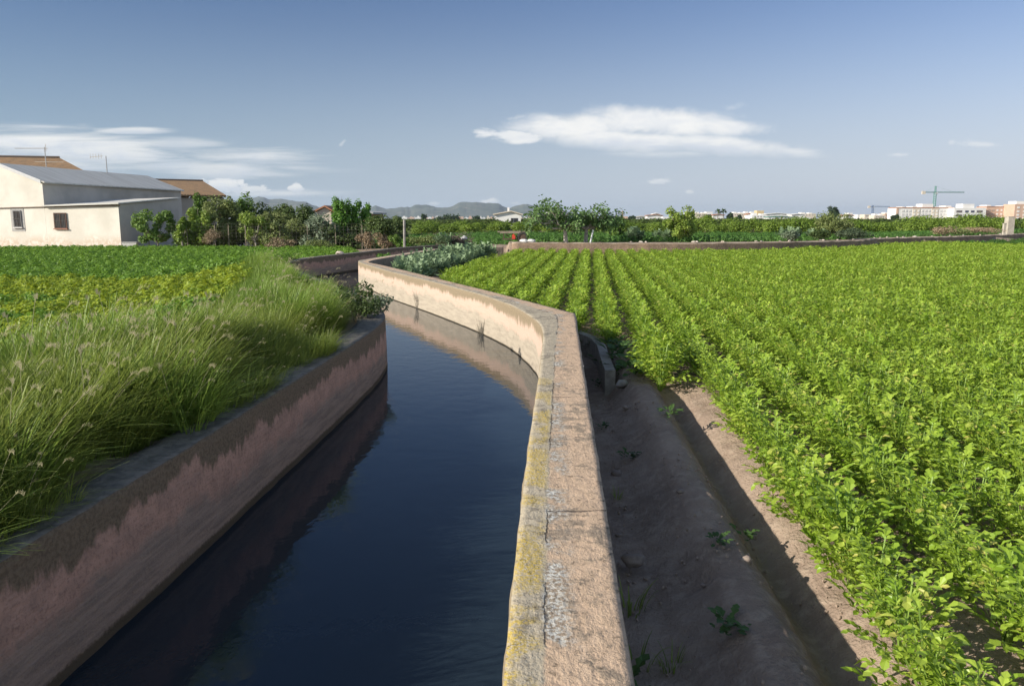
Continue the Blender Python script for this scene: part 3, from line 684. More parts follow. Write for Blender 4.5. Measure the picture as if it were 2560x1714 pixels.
for (cx, cy, n, sx, lab, grp) in ((PY(1612, 590, 51)[0], 50.5, 9, 1.7, 'grey-green artichoke in the clump left of the light green tree', 'artichokes left of the light green tree'), (PY(2010, 590, 55)[0], 54.5, 7, 1.6, 'grey-green artichoke on the far wall, left of the pale olive shrub', 'artichokes left of the pale olive shrub'),
                              (PY(1115, 590, 49)[0], 49.5, 3, .5, 'yellowish artichoke growing beside the brush pile', 'artichokes beside the brush pile')):
    for q in range(n):
        x = cx+rr(-sx, sx); yy = max(cy, far_y(max(x, 0))+.9)+rr(0, 1.2); s = rr(.9, 1.25)
        o = link('artichoke_plant', random.choice(am), None, (x, yy, zg1(x, yy)-.03)); o.rotation_euler = (0, 0, rr(0, 6.28)); o.scale = (s,)*3; tag(o, lab, 'plant', grp)

# ---- grass on the left bank
gt = [grass_tuft(80+i, 52, .85, .10, (.40, -.16), 1 if i == 1 else 0, 1.25, .0062) for i in range(5)]
lw = L_OUT; NG = 17000
gyy = rng.uniform(.5, 32.5, NG); gxx = np.interp(gyy, [p_[1] for p_ in lw], [p_[0] for p_ in lw])-rng.uniform(-.16, 4.8, NG)
dd_ = pdist(gxx, gyy, lw)
lim = np.interp(gyy, [0, 8, 12, 15, 19, 24, 28, 32], [3.9, 3.6, 3.1, 2.4, 1.4, 1.15, .75, .5])
edge = np.interp(gyy, [0, 8, 10, 12, 13.5, 16], [.0, .0, .0, .15, .3, .0])+.3*np.maximum(0, np.sin(gyy*1.1+2.2))**4
nn_ = fbm(gxx*1.3, gyy*1.3, 77, 3); dens = np.interp(gyy, [0, 14, 32], [1, .8, .8])
ok = (np.abs(gxx) < .69*gyy+1.2) & (dd_ < lim) & (dd_ > edge) & ((gxx+5.9)**2+(gyy-19)**2 > 1.3) & (rng.random(NG) < dens) & (nn_+.3*rng.random(NG) > -.28) & ~((gyy > 11) & inpoly(gxx, gyy, CANAL))
sc_ = rng.uniform(.75, 1.15, NG)*np.where(dd_ > .6, 1, .5+.8*dd_)*np.interp(gyy, [0, 10, 13, 18, 24, 28, 32], [1.12, 1.05, .85, .8, .8, .8, .6])*(1+.9*nn_)
ga = np.stack([gxx, gyy, gxx*0, rng.uniform(-.12, .12, NG), rng.uniform(-.12, .12, NG), rng.uniform(-.8, .8, NG), sc_, rng.integers(0, 5, NG)], 1)
fresh = (gyy > 15.5) | (nn_ > .2)
pg = fillz(ga[ok & ~fresh], -.03); pl = fillz(ga[ok & fresh], -.03)
stuff('tall_grass', gt, pg, GRS, 'tall drooping grass with pale seed heads on the left canal bank', 'grass')
stuff('fresh_grass', gt, pl, GRL, 'bright green grass on the canal bank near the bend', 'grass')
# ------------------------------------------------------------------ ditch: kerb, stones, clods, weeds
CONC = simple('old_concrete', (.36, .32, .27), (.24, .21, .18), 8, .95, .8)
mb = MB()
kp = [(1.22, 15.5), (1.38, 14.75), (1.52, 14.25), (1.56, 13.4), (1.49, 12.3), (1.43, 11.1)]
for (a, b_) in zip(kp[:-1], kp[1:]):
    d = Vector((b_[0]-a[0], b_[1]-a[1], 0)).normalized(); n = Vector((d.y, -d.x, 0))*-.075
    vs = []
    for q in (a, b_):
        for sgn in (-1, 1):
            for z in (-.45, .07): vs.append(Vector((q[0], q[1], z))+n*sgn)
    mb.add(vs, [(0, 1, 3, 2), (4, 6, 7, 5), (0, 4, 5, 1), (2, 3, 7, 6), (1, 5, 7, 3)])
tag(mb.build('ditch_kerb', CONC), 'narrow grey concrete kerb in the ditch beside the wall corner', 'kerb')
def rock(seed, r=(1, 1, 1), n=2):
    import bmesh
    bm = bmesh.new(); bmesh.ops.create_icosphere(bm, subdivisions=n, radius=1); rq = random.Random(seed); off = rq.uniform(0, 50)
    for v in bm.verts:
        f = 1+.45*float(fbm(np.array([v.co.x*1.3+off]), np.array([v.co.y*1.3+v.co.z*1.7]), seed, 2)[0]); v.co = Vector((v.co.x*f*r[0], v.co.y*f*r[1], v.co.z*f*r[2]))
    mb = MB(); mb.add([v.co.copy() for v in bm.verts], [tuple(v.index for v in f.verts) for f in bm.faces]); bm.free(); return mb
STONE = simple('ditch_stone', (.30, .24, .19), (.22, .17, .14), 12, .9, .4)
WSTONE = simple('white_rubble', (.62, .56, .50), (.46, .38, .32), 4, .9, .5)
o = rock(3, (.11, .09, .07)).build('concrete_block', CONC, None, (1.53, 10.55, -.02)); tag(o, 'broken concrete lump at the near end of the ditch kerb', 'concrete lump')
o = rock(5, (.075, .062, .05), 3).build('stone', STONE, None, (*P(1582, 1405, -.1), -.09), True); tag(o, 'large rounded brown stone lying in the shaded ditch beside the wall', 'stone')
for (px, py, r, lab) in ((1548, 1305, .022, 'small grey stone in the shaded ditch just beyond the large rounded stone'), (1542, 1160, .045, 'grey stone at the foot of the wall, in the middle of the ditch'), (1565, 1022, .04, 'pinkish stone near the far end of the dirt bank'),
                         (1700, 1270, .03, 'flat grey pebble on the dirt bank'), (1756, 1488, .015, 'tiny white pebble low on the dirt bank'), (1862, 1462, .035, 'reddish clod by the shaded furrow')):
    x, y = P(px, py, -.05); o = rock(int(px), (r*1.2, r, r*.7)).build('stone', STONE, None, (x, y, zg1(x, y)+r*.3), True); tag(o, lab, 'stone')
cl = []; nC = 7000
cy = rng.uniform(2.2, 16, nC); cx_ = Xo(np.clip(cy, 0, 13.6))+rng.uniform(.02, 2.1, nC)
for x, y in zip(cx_, cy):
    s = .003+.015*random.random()**4
    if vnoise(np.array([x*2.5]), np.array([y*1.6]), 4)[0] < -.12: continue
    cl.append((x, y, 0, rr(0, 3), rr(0, 3), rr(0, 6), s, random.randrange(3)))
for q in range(1500):
    y = rr(16, 31); d = rr(.3, 4.5); cl.append((float(np.interp(y, [p_[1] for p_ in lw], [p_[0] for p_ in lw]))-d, y, 0, rr(0, 3), rr(0, 3), 0, rr(.01, .035), random.randrange(3)))
cl = fillz(cl, .004)
CLOD = simple('soil_clod', (.38, .29, .22), (.28, .21, .16), 30, .95, .3)
stuff('soil_clods', [rock(i, (1, .8, .6), 1) for i in range(3)], cl, [CLOD], 'loose crumbs and clods of soil', 'soil')
WEED = [leafmat('weed_leaf', (.045, .09, .025), (.09, .16, .04), .3, .5)]
def weed(seed, n=16, r=.1, h=.07, sz=.05):
    rn.seed(seed); mb = MB()
    for i in range(n):
        az = rn.uniform(0, 6.28); d = Vector((math.cos(az), math.sin(az), rn.uniform(.1, .8))).normalized(); a = Vector((math.cos(az), math.sin(az), 0))*r*rn.uniform(0, .8)+Vector((0, 0, rn.uniform(.005, h)))
        leaflet(mb, a, d, Vector((0, 0, 1)), sz*rn.uniform(.6, 1.3), .7, rn.random(), 0, True)
    return mb
wm_ = [weed(s, 22).mesh('weed', WEED) for s in range(3)]
blm = [grass_tuft(200+s, 26, .22, .06, (0, 0), 0, 1.2, .0035).mesh('grass_clump', GRS) for s in range(2)]
for (px, py, s, lab) in ((1670, 1078, 1.3, 'small round-leaved weed on the crest of the dirt bank'), (1858, 1365, 1.1, 'small weed at the edge of the shaded furrow'), (1508, 1052, 1.0, 'dark weed at the foot of the wall, far end of the ditch'), (1575, 1135, 1.1, 'spreading weed in the ditch beside the middle of the wall'),
                         (1500, 922, 1.2, 'weed growing in the dark channel beside the kerb'), (1790, 1420, .9, 'sprig on the dirt bank'), (1820, 1625, 1.3, 'small dark weed on the near part of the dirt bank'), (1555, 1690, 1.8, 'dark leafy weed at the near foot of the wall')):
    x, y = P(px, py, -.05); o = link('weed', random.choice(wm_), None, (x, y, zg1(x, y))); o.scale = (s,)*3; o.rotation_euler = (0, 0, rr(0, 6)); tag(o, lab, 'weed')
for (px, py, s, lab) in ((1575, 1500, 1.5, 'dark grass clump at the foot of the near wall, beyond the nearest weeds'), (1595, 1640, 1.3, 'grass clump in the shaded ditch right beside the nearest stretch of wall'), (1545, 1230, .8, 'low grass clump at the wall foot, before the large rounded stone'), (1680, 1650, 1.0, 'thin grass clump in the middle of the near ditch')):
    x, y = P(px, py, -.1); o = link('grass_clump', random.choice(blm), None, (x, y, zg1(x, y))); o.scale = (s,)*3; o.rotation_euler = (0, 0, rr(0, 6)); tag(o, lab, 'grass clump')
for q in range(9):
    t_ = q/8; x, y = 1.72+.12*math.sin(q*2.1), 10.9+t_*3.6
    o = link('kerb_weed', wm_[q % 3], None, (x, y, zg1(x, y))); s_k = rr(2.2, 3.2); o.scale = (s_k,)*3; o.rotation_euler = (0, 0, rr(0, 6)); tag(o, 'dark leafy weed between the ditch kerb and the first crop row', 'weed', 'weeds beside the ditch kerb')
# reeds at the water line
REED = [leafmat('dark_reed', (.06, .055, .045), (.12, .11, .09), .1, .8), GRS[1]]
for (px, py, h, lab) in ((1057, 770, .62, 'dark reed tuft at the foot of the sunlit wall, the farther one'), (1218, 834, .42, 'dark reed tuft at the foot of the sunlit wall, the nearer one')):
    x, y = P(px, py, -.25); o = grass_tuft(int(px), 90, h*1.1, .17, (0, 0), 0, .45, .006).build('reed_clump', REED, None, (x-.04, y-.03, -.27)); tag(o, lab, 'reeds')
# shrub and weeds on the tip of the left bank
def bush(name, seed, w_, d_, h_, n, size, mats, lab, cat, loc, clumps=7, base=.1, group=None, stems=5, lobed=False):
    rn.seed(seed); mb = MB(); cs = []
    for i in range(clumps):
        az = rn.uniform(0, 6.28); r_ = math.sqrt(rn.random())*.62; cs.append((Vector((math.cos(az)*r_*w_/2, math.sin(az)*r_*d_/2, h_*rn.uniform(.3, .82))), rn.uniform(.5, 1)))
    for i in range(n):
        c, rs = rn.choice(cs); v = Vector((rn.gauss(0, 1), rn.gauss(0, 1), rn.gauss(0, 1))).normalized()*rn.uniform(.45, 1)**.6
        p_ = c+Vector((v.x*w_*.27*rs, v.y*d_*.27*rs, v.z*h_*.27*rs)); p_.z = max(p_.z, h_*base*rn.random())
        dv = Vector((rn.uniform(-1, 1), rn.uniform(-1, 1), rn.uniform(-.6, .8))).normalized(); up = (v+Vector((0, 0, .6))).normalized()
        if abs(dv.dot(up)) > .95: up = Vector((1, 0, 0))
        leaflet(mb, p_, dv, up, size*rn.uniform(.7, 1.4), .75, rn.random(), 0, lobed)
    t = thing(name, lab, cat, loc, 0, group); mb.build('foliage', mats[:1], t)
    sb = MB()
    for c, _ in cs[:stems]: sb.tube([(rn.uniform(-.05, .05), rn.uniform(-.05, .05), -.05), c*.5+Vector((0, 0, .02)), c], [.012*h_+.004, .008*h_+.003, .003], 5)
    sb.build('stem', BARK, t); return t
BARK = simple('bark', (.24, .20, .16), (.13, .11, .09), 9, .95, .8)
PALEBARK = simple('pale_bark', (.42, .38, .33), (.26, .23, .20), 8, .95, .7)
LF = lambda n, a, b_, t=.3: [leafmat(n, a, b_, t, .5)]
DKG = LF('dark_shrub_leaf', (.05, .085, .025), (.13, .18, .055)); OLV = LF('olive_shrub_leaf', (.14, .18, .055), (.26, .30, .11)); LGT = LF('light_tree_leaf', (.14, .23, .04), (.30, .38, .07)); MID = LF('green_tree_leaf', (.08, .155, .03), (.19, .29, .06))
GRN = LF('bright_tree_leaf', (.08, .19, .03), (.17, .32, .05)); SIL = LF('silver_shrub_leaf', (.14, .19, .12), (.25, .30, .2)); BRN = LF('dry_shrub_leaf', (.26, .19, .12), (.38, .29, .19), .15); FIG = LF('fig_leaf', (.07, .15, .045), (.19, .29, .10)); CIT = LF('citrus_leaf', (.09, .16, .022), (.24, .33, .05)); PINE = LF('conifer_leaf', (.03, .06, .025), (.06, .10, .035))
x, y = P(905, 800, .6); bush('bank_shrub', 8, .95, .8, .7, 1500, .05, DKG, 'dark leafy shrub on the tip of the left bank above the bend', 'shrub', (x-.15, y+.3, .5), 12)
x, y = P(950, 785, .6); bush('bank_shrub', 4, .7, .5, .4, 700, .045, SIL, 'small silvery weed beside the dark shrub on the tip of the left bank', 'shrub', (x-.1, y+.3, .52))
dm = [grass_tuft(300+i, 60, .75, .22, (.25, -.1), 6, 1.0, .004) for i in range(2)]
for (px, py, s, lab) in ((880, 770, 1.0, 'dry straw-coloured grass clump behind the dark shrub on the left bank'), (930, 760, .9, 'wispy brown grass hanging over the water at the bend'), (820, 800, .8, 'straw-tipped grass clump left of the dark bank shrub')):
    x, y = P(px, py, .7); tag(dm[px % 2].build('dry_grass_clump', DRY, None, (x, y+.3, .5)), lab, 'grass clump').scale = (s,)*3

# rubble stones along the left path and on the far wall
sm = [rock(20+i, (1, .8, .6)).mesh('rubble_stone', WSTONE) for i in range(4)]
for q in range(9):
    x, y = P(690+q*8, 672-q*3.5, .1); o = link('rubble_stone', sm[q % 4], None, (x, y, zg1(x, y)+.05)); s = rr(.07, .16); o.scale = (s,)*3; o.rotation_euler = (0, 0, rr(0, 6)); tag(o, 'pale rubble stone on the earth ridge at the corner of the left field', 'stone', 'stones at the left field corner')
for px in (1575, 1600, 1612, 1730, 1738, 1803, 1885, 1898, 1945, 1968, 2045, 2052, 2088, 2126, 2170, 2178, 2192, 2210, 2235, 2250, 2278, 2320, 2365, 2398, 2440, 2490, 2555):
    a = (px-1280)/FPX; yy = 50.
    for _ in range(30): yy = far_y(max(a*yy, 0))+.25
    o = link('rubble_stone', random.choice(sm), None, (a*yy, yy, .9)); s = rr(.05, .12); o.scale = (s*1.6, s, s*.8); o.rotation_euler = (0, 0, rr(0, 6)); tag(o, 'pale stone lying on top of the far field wall', 'stone', 'stones on the far wall')
x, y = P(850, 634, .62); o = link('rubble_stone', sm[0], None, (x, y, .66)); o.scale = (.22, .16, .14); tag(o, 'single white stone on the far left canal wall', 'stone')
for (px, lab) in ((1312, 'white rubbish bag on the earth beside the old cart'), (1330, 'smaller white rubbish bag right of the cart')):
    x, y = P(px, 607, .88); o = rock(px, (.3, .2, .12)).build('rubbish_bag', simple('white_plastic', (.7, .7, .68), (.6, .6, .58), 5, .6), None, (x, 46.9, .92)); tag(o, lab, 'bag')

# ------------------------------------------------------------------ trees
def tree(name, lab, cat, loc, H, cw, ch, n, size, leaf, bark=None, clumps=10, trunk=.1, seed=1, group=None, crown_lo=None, open_=.0, limbs=5, depth=None, flat=False):
    """tapered trunk with limbs to leaf clumps; crown box cw x ch hanging from the top"""
    rn.seed(seed); bark = bark or BARK; depth = depth or cw; cb = H-ch; cs = []; clumps = int(clumps*1.9)
    for i in range(clumps):
        az = i*2.4+rn.uniform(-.5, .5); q = rn.random(); r_ = (.15+.75*math.sqrt(q))*.5*(1-.12*open_); z = cb+ch*rn.uniform(.12, .86)
        f = math.sqrt(max(.2, 1-((z-cb)/ch-.45)**2*1.6)); cs.append((Vector((math.cos(az)*r_*cw*f, math.sin(az)*r_*depth*f, z)), rn.uniform(.3, .85)))
    mb = MB(); n = int(n*1.9); size *= 1.35
    for i in range(n):
        c, rs = cs[rn.randrange(len(cs))]; v = Vector((rn.gauss(0, 1), rn.gauss(0, 1), rn.gauss(0, 1))).normalized()*rn.uniform(.3, 1)**.5
        k_ = (.30-.08*open_)*rs; p_ = c+Vector((v.x*cw*k_, v.y*depth*k_, v.z*max(ch, .5*cw)*k_))
        if p_.z < cb: p_.z = cb+rn.random()*.1*ch
        dv = Vector((rn.uniform(-1, 1), rn.uniform(-1, 1), rn.uniform(-.9, .5))).normalized(); up = (v+Vector((0, 0, .5))).normalized()
        if abs(dv.dot(up)) > .95: up = Vector((1, 0, 0))
        leaflet(mb, p_, dv, up, size*rn.uniform(.7, 1.35), .8, rn.random(), 0, False)
    t = thing(name, lab, cat, loc, 0, group); mb.build('crown', leaf, t)
    tb = MB(); fork = Vector((rn.uniform(-.06, .06)*H, 0, cb+.12*ch)); lean = Vector((rn.uniform(-.04, .04)*H, 0, fork.z*.5))
    tb.tube([(0, 0, -.1), lean, fork], [trunk, trunk*.8, trunk*.65], 8)
    for c, rs in cs[:limbs+6]:
        mid = fork.lerp(c, .5)+Vector((0, 0, -.08*ch)); tb.tube([fork*.98, mid, c, c+(c-mid)*.35], [trunk*.5, trunk*.32, trunk*.16, trunk*.05], 5)
    tb.build('trunk', bark, t); return t
def tree_px(name, lab, cat, x0, x1, yt, yb, Y, leaf, n, size, crown=.75, **kw):
    p = PY((x0+x1)/2, yb, Y); top = PY((x0+x1)/2, yt, Y); gz = zg1(p.x, Y); H = top.z-gz; cw = (x1-x0)/FPX*Y
    return tree(name, lab, cat, (p.x, Y, gz), H, cw, H*min(.95, crown*1.13), n, size, leaf, **kw)
T = tree_px
T('garden_tree', 'small dark tree in front of the shaded wall of the farm building', 'tree', 345, 440, 524, 608, 55.5, MID, 1500, .13, .72, clumps=9, trunk=.06, seed=11, open_=.3)
T('garden_tree', 'yellow-green young fruit tree at the right end of the farm building', 'tree', 436, 478, 530, 608, 55, LGT, 900, .13, .7, clumps=6, trunk=.07, bark=PALEBARK, seed=12, open_=.3)
T('garden_tree', 'second yellow-green young tree beside the round dry bush', 'tree', 474, 528, 520, 608, 55.5, LGT, 1200, .13, .8, clumps=8, trunk=.05, seed=13, open_=.3)
T('climbing_tree', 'dark slender tree rising to the eave of the brown roofed house', 'tree', 480, 530, 480, 608, 58, MID, 1300, .14, .8, clumps=8, trunk=.08, seed=14, open_=.2)
T('garden_tree', 'tall olive-brown leafy tree in front of the brown tiled house', 'tree', 518, 605, 484, 608, 57, OLV, 2600, .12, .82, clumps=12, trunk=.1, seed=15)
T('garden_tree', 'dark green rounded tree right of the brown tiled house', 'tree', 565, 650, 486, 608, 59, MID, 2600, .13, .8, clumps=12, trunk=.1, seed=16)
T('hedge_tree', 'dark dense hedge tree behind the wire fence, left of the small white house', 'tree', 640, 730, 504, 608, 60, DKG, 3000, .12, .9, clumps=14, trunk=.1, seed=17)
T('hedge_tree', 'dark hedge tree with dense crown nearest the small white house', 'tree', 700, 790, 508, 608, 59, DKG, 3000, .12, .9, clumps=14, trunk=.1, seed=18)
T('garden_tree', 'light green slender-branched tree behind the fence in front of the dark hedge', 'tree', 595, 680, 525, 610, 55.8, LGT, 1300, .11, .75, clumps=9, trunk=.09, bark=PALEBARK, seed=19, open_=.5)
T('garden_tree', 'olive shrub-like tree low against the dark hedge', 'tree', 660, 760, 545, 610, 56, OLV, 1700, .11, .9, clumps=11, trunk=.05, seed=20)
T('garden_tree', 'sparse silvery tree with pale forked stems in front of the small white house', 'tree', 755, 850, 535, 612, 55.6, SIL, 1500, .11, .85, clumps=10, trunk=.05, bark=PALEBARK, seed=21, open_=.4)
T('poplar_tree', 'tall fresh green tree standing above the hedge, its crown split in two', 'tree', 824, 884, 490, 606, 57, GRN, 2000, .11, .8, clumps=16, trunk=.12, seed=22, open_=1.0)
T('poplar_tree', 'right half crown of fresh green tree beside its taller twin', 'tree', 868, 932, 492, 606, 57.8, GRN, 1900, .11, .78, clumps=15, trunk=.1, seed=23, open_=1.0)
T('hedge_tree', 'dark olive hedge tree right of the tall fresh green tree', 'tree', 925, 1012, 535, 606, 54, DKG, 2600, .11, .92, clumps=12, trunk=.06, seed=24)
T('garden_tree', 'dark low tree filling the gap below the tall fresh green tree', 'tree', 800, 930, 558, 610, 56.5, DKG, 2400, .11, .95, clumps=12, trunk=.05, seed=25)
T('garden_tree', 'mid green bushy tree filling the hedge behind the light slender-branched one', 'tree', 600, 720, 530, 610, 57.5, OLV, 3200, .12, .95, clumps=14, trunk=.05, seed=27)
T('garden_tree', 'olive bushy tree at the right of the dark hedge, before the small white shed', 'tree', 730, 830, 548, 610, 57, OLV, 2600, .12, .95, clumps=12, trunk=.05, seed=28)
T('garden_tree', 'broad olive-green bushy tree left of the round dry bush', 'tree', 440, 540, 560, 610, 58.5, MID, 2000, .12, .95, clumps=10, trunk=.05, seed=29)
T('garden_tree', 'dark low thicket tree behind the round dry bush', 'tree', 500, 610, 560, 610, 58, DKG, 2200, .12, .95, clumps=12, trunk=.05, seed=26)
T('light_green_tree', 'light green tree with a clear trunk standing alone on the far wall', 'tree', 1655, 1745, 514, 606, 50.5, LGT, 1900, .1, .78, clumps=20, trunk=.14, seed=30, open_=1.3)
T('olive_shrub', 'pale olive feathery tall shrub on the far wall right of the middle', 'shrub', 2025, 2135, 530, 597, 57, OLV, 2600, .09, .95, clumps=14, trunk=.04, seed=31, open_=.3)
def fig(loc, lab, x0, x1, yt, Y, seed, lean):
    """fig tree: short grey trunk, spreading crooked limbs, big leaf rosettes at their ends"""
    rn.seed(seed); t = thing('fig_tree', lab, 'tree', loc); gz = loc[2]; H = PY((x0+x1)/2, yt, Y).z-gz; cw = (x1-x0)/FPX*Y; cx = PY((x0+x1)/2, 560, Y).x-loc[0]
    tb = MB(); lb = MB(); fork = Vector((lean, 0, H*.36)); tb.tube([(0, 0, -.1), (lean*.4, 0, H*.18), fork], [.15, .115, .10], 9)
    for i in range(13):
        f = (i+.5)/13; ex = cx+(f-.5)*cw*.92; ez = H*(rn.uniform(.5, .9) if abs(f-.5) < .36 else rn.uniform(.42, .72)); ey = rn.uniform(-.4, .4)*cw*.5
        e = Vector((ex, ey, ez)); a = fork.lerp(e, .35)+Vector((0, 0, rn.uniform(-.12, .1)*H)); b_ = fork.lerp(e, .7)+Vector((0, 0, rn.uniform(-.1, .06)*H))
        tb.tube([fork, a, b_, e], [.085, .06, .04, .02], 6)
        tips = [e, e+Vector((rn.uniform(-.4, .4), rn.uniform(-.4, .4), rn.uniform(.1, .4))), b_+Vector((rn.uniform(-.4, .4), rn.uniform(-.5, .5), rn.uniform(-.1, .4))), a.lerp(b_, .6)+Vector((rn.uniform(-.3, .3), rn.uniform(-.5, .5), rn.uniform(-.3, .4))), e+Vector((rn.uniform(-.5, .5), rn.uniform(-.4, .4), rn.uniform(-.6, -.1)))]
        for tp in tips:
            tb.tube([b_, tp], [.02, .01], 4)
            for q in range(24):
                v = Vector((rn.gauss(0, 1), rn.gauss(0, 1), rn.gauss(0, 1))).normalized(); p_ = tp+v*rn.uniform(.05, .34); leaflet(lb, p_, (v+Vector((0, 0, -.5))).normalized()+Vector((.01, .02, 0)), Vector((v.y, -v.x, 1.2)).normalized(), rn.uniform(.12, .2), .85, rn.random(), 0, True)
    tp = Vector((cx+cw*.02, 0, H*1.0)); tb.tube([fork+Vector((.1, 0, .4)), tp], [.05, .012], 5)
    for q in range(22):
        v = Vector((rn.gauss(0, 1), rn.gauss(0, 1), rn.gauss(0, 1))).normalized(); leaflet(lb, tp+v*rn.uniform(.02, .24)-Vector((0, 0, .2)), v, Vector((v.y, -v.x, 1.2)).normalized(), .15, .85, rn.random(), 0, True)
    lb.build('crown', FIG, t); tb.build('trunk', PALEBARK, t)
x = PY(1415, 608, 47.6).x; fig((x, 47.6, .8), 'fig tree with a pale forked trunk and wide crown behind the crop rows', 1310, 1460, 503, 47.6, 41, -.1)
x = PY(1464, 606, 48.6).x; fig((x, 48.6, .8), 'second fig tree with a dark trunk, beside the pale leaning prop', 1425, 1548, 510, 48.6, 42, .05)
T('fig_tree', 'low rounded dark green tree at the right end of the two fig trees', 'tree', 1520, 1560, 542, 596, 60, MID, 1400, .14, .92, clumps=9, trunk=.07, seed=43)
mb = MB(); a_ = PY(1476, 607, 47.4); b2 = PY(1483, 575, 47.4); mb.tube([a_, b2], .05, 8); tag(mb.build('prop_pole', simple('pale_paint', (.6, .62, .64), (.5, .52, .54))), 'pale leaning pole propping the fig tree', 'pole')
# orange grove
def citrus(seed):
    rn.seed(seed); mb = MB(); cs = [(Vector((rn.uniform(-.95, .95), rn.uniform(-.8, .8), rn.uniform(.55, 1.65))), rn.uniform(.45, .8)) for i in range(12)]
    for i in range(1500):
        c, r_ = cs[rn.randrange(12)]; v = Vector((rn.gauss(0, 1), rn.gauss(0, 1), rn.gauss(0, 1))).normalized(); p_ = c+v*r_*rn.uniform(.75, 1.02); p_.z = max(.08, p_.z)
        dv = Vector((rn.uniform(-1, 1), rn.uniform(-1, 1), rn.uniform(-1, .4))).normalized(); leaflet(mb, p_, dv, (v+Vector((.01, 0, .4))).normalized(), rn.uniform(.14, .24), .8, rn.random(), 0, False)
    tb = MB(); tb.tube([(0, 0, -.1), (0, 0, .8)], [.1, .08], 6)
    for c, _ in cs[:5]: tb.tube([(0, 0, .7), c], [.05, .02], 4)
    return mb.mesh('crown', CIT), tb.mesh('trunk', BARK)
cm = [citrus(s) for s in range(70, 75)]
nt_ = 0
for row_i, (Y0, step, s0) in enumerate(((0, 3.1, 1.0), (5.5, 3.4, 1.04), (11, 3.6, 1.08))):
    x = -15.
    while x < 78:
        yb = float(np.interp(x, [-15, 10, 35, 60, 80], [101, 97, 88, 86, 90]))+Y0; yy = yb+rr(-.6, .6)
        if x > -15 and abs(x) < .7*yy+2:
            k_ = random.randrange(5); s = s0*rr(.88, 1.12)*(1.06 if x > 25 else 1)
            t = thing('orange_tree', 'round leafy orange tree in the long grove row behind the back field' if row_i == 0 else 'orange tree in the rear rows of the grove, mostly hidden by the front row', 'tree', (x, yy, zg1(x, yy)), rr(0, 6.28), 'front row of the orange grove' if row_i == 0 else 'rear rows of the orange grove')
            t.scale = (s*rr(.9, 1.15), s*rr(.9, 1.15), s*(rr(.60, .86) if x < 20 else rr(.66, .95))); link('crown', cm[k_][0], t); link('trunk', cm[k_][1], t); nt_ += 1
        x += step*rr(.85, 1.15)
# low shrubs along the far wall
def shr(px, wpx, yt, lab, leaf, n, size, dy=1.2, name='wall_shrub', gr=None, st=4, seed=None):
    a = (px-1280)/FPX; yy = 50.
    for _ in range(30): yy = far_y(max(a*yy, 0))+dy
    gz = zg1(a*yy, yy); top = PY(px, yt, yy).z; bush(name, seed or int(px), wpx/FPX*yy, wpx/FPX*yy*.6, max(.3, top-gz), n, size, leaf, lab, 'shrub', (a*yy, yy, gz), 9, group=gr, stems=st)
shr(1975, 60, 572, 'blue-green low shrub left of the pale olive shrub', SIL, 900, .14, 2)
shr(2040, 70, 575, 'dark grey-green shrub at the foot of the pale olive shrub', DKG, 1100, .1, 1.5)
shr(2120, 110, 568, 'wide dark grey-green shrub on the far wall right of the pale olive shrub', LF('grey_green_leaf', (.06, .09, .05), (.13, .17, .09)), 1900, .1, 1.5)
shr(2350, 80, 562, 'thin brownish shrub on the far wall below the white and orange flats', BRN, 900, .09, 2.0)
shr(2450, 130, 566, 'rounded dry brown bush left of the concrete pillars', BRN, 2000, .08, 2.0)
shr(2390, 90, 570, 'low green-brown weeds between the two dry brown bushes', OLV, 900, .09, 1.2)
x = PY(532, 590, 54.6).x; bush('dry_bush', 91, 1.5, 1.2, 1.35, 2200, .05, BRN, 'round bare brown bush behind the left field', 'shrub', (x, 54.6, .2), 8)
for (px, wd, yt, lab, lf) in ((915, 60, 578, 'dry brown reeds under the dark olive hedge tree', BRN), (960, 50, 583, 'small rusty weeds left of the grey fence post', BRN), (985, 34, 580, 'dark green weed beside the grey fence post', MID), (1060, 110, 583, 'low bushy weeds on the bank before the brush pile', OLV), (700, 120, 592, 'low brown weeds along the foot of the wire fence', BRN), (800, 110, 594, 'low olive weeds along the fence right of the brown ones', OLV), (1010, 40, 596, 'fresh green weeds behind the canal wall corner', GRN), (960, 34, 628, 'bright green weeds between artichokes and canal wall', GRN)):
    Yb = 52.5 if px != 960 or wd != 34 else 38.; p = PY(px, 600, Yb); gz = zg1(p.x, Yb); top = PY(px, yt, Yb).z
    bush('weed_patch', int(px+wd), wd/FPX*Yb, 1.0, max(.4, top-gz), 1000, .1, lf, lab, 'weeds', (p.x, Yb, gz), 8)
# brush pile
rn.seed(9); mb = MB(); c = PY(1135, 600, 50.5); gz = zg1(c.x, 50.5)
for i in range(420):
    a = Vector((max(-.7, min(.7, rn.gauss(0, .4))), max(-.5, min(.5, rn.gauss(0, .3))), min(.5, abs(rn.gauss(0, .2))))); d = Vector((rn.uniform(-1, 1), rn.uniform(-1, 1), rn.uniform(-.25, .3))).normalized()*rn.uniform(.2, .5); mb.tube([a-d*.5, a, a+d*.5+Vector((0, 0, rn.uniform(-.06, .06)))], [.012, .011, .006], 4)
tag(mb.build('brush_pile', simple('dead_branches', (.16, .13, .10), (.09, .07, .055)), None, (c.x, 50.5, gz+.1)), 'dark pile of cut branches at the end of the canal bend', 'brush pile').scale = (1.5, 1, 1.5)
o = rock(77, (.22, .16, .14)).build('rubbish_bag', simple('white_bag', (.7, .7, .7), (.6, .6, .6)), None, (PY(1160, 590, 50.3).x, 50.3, gz+.55)); tag(o, 'white bag lying on the dark pile of cut branches', 'bag')
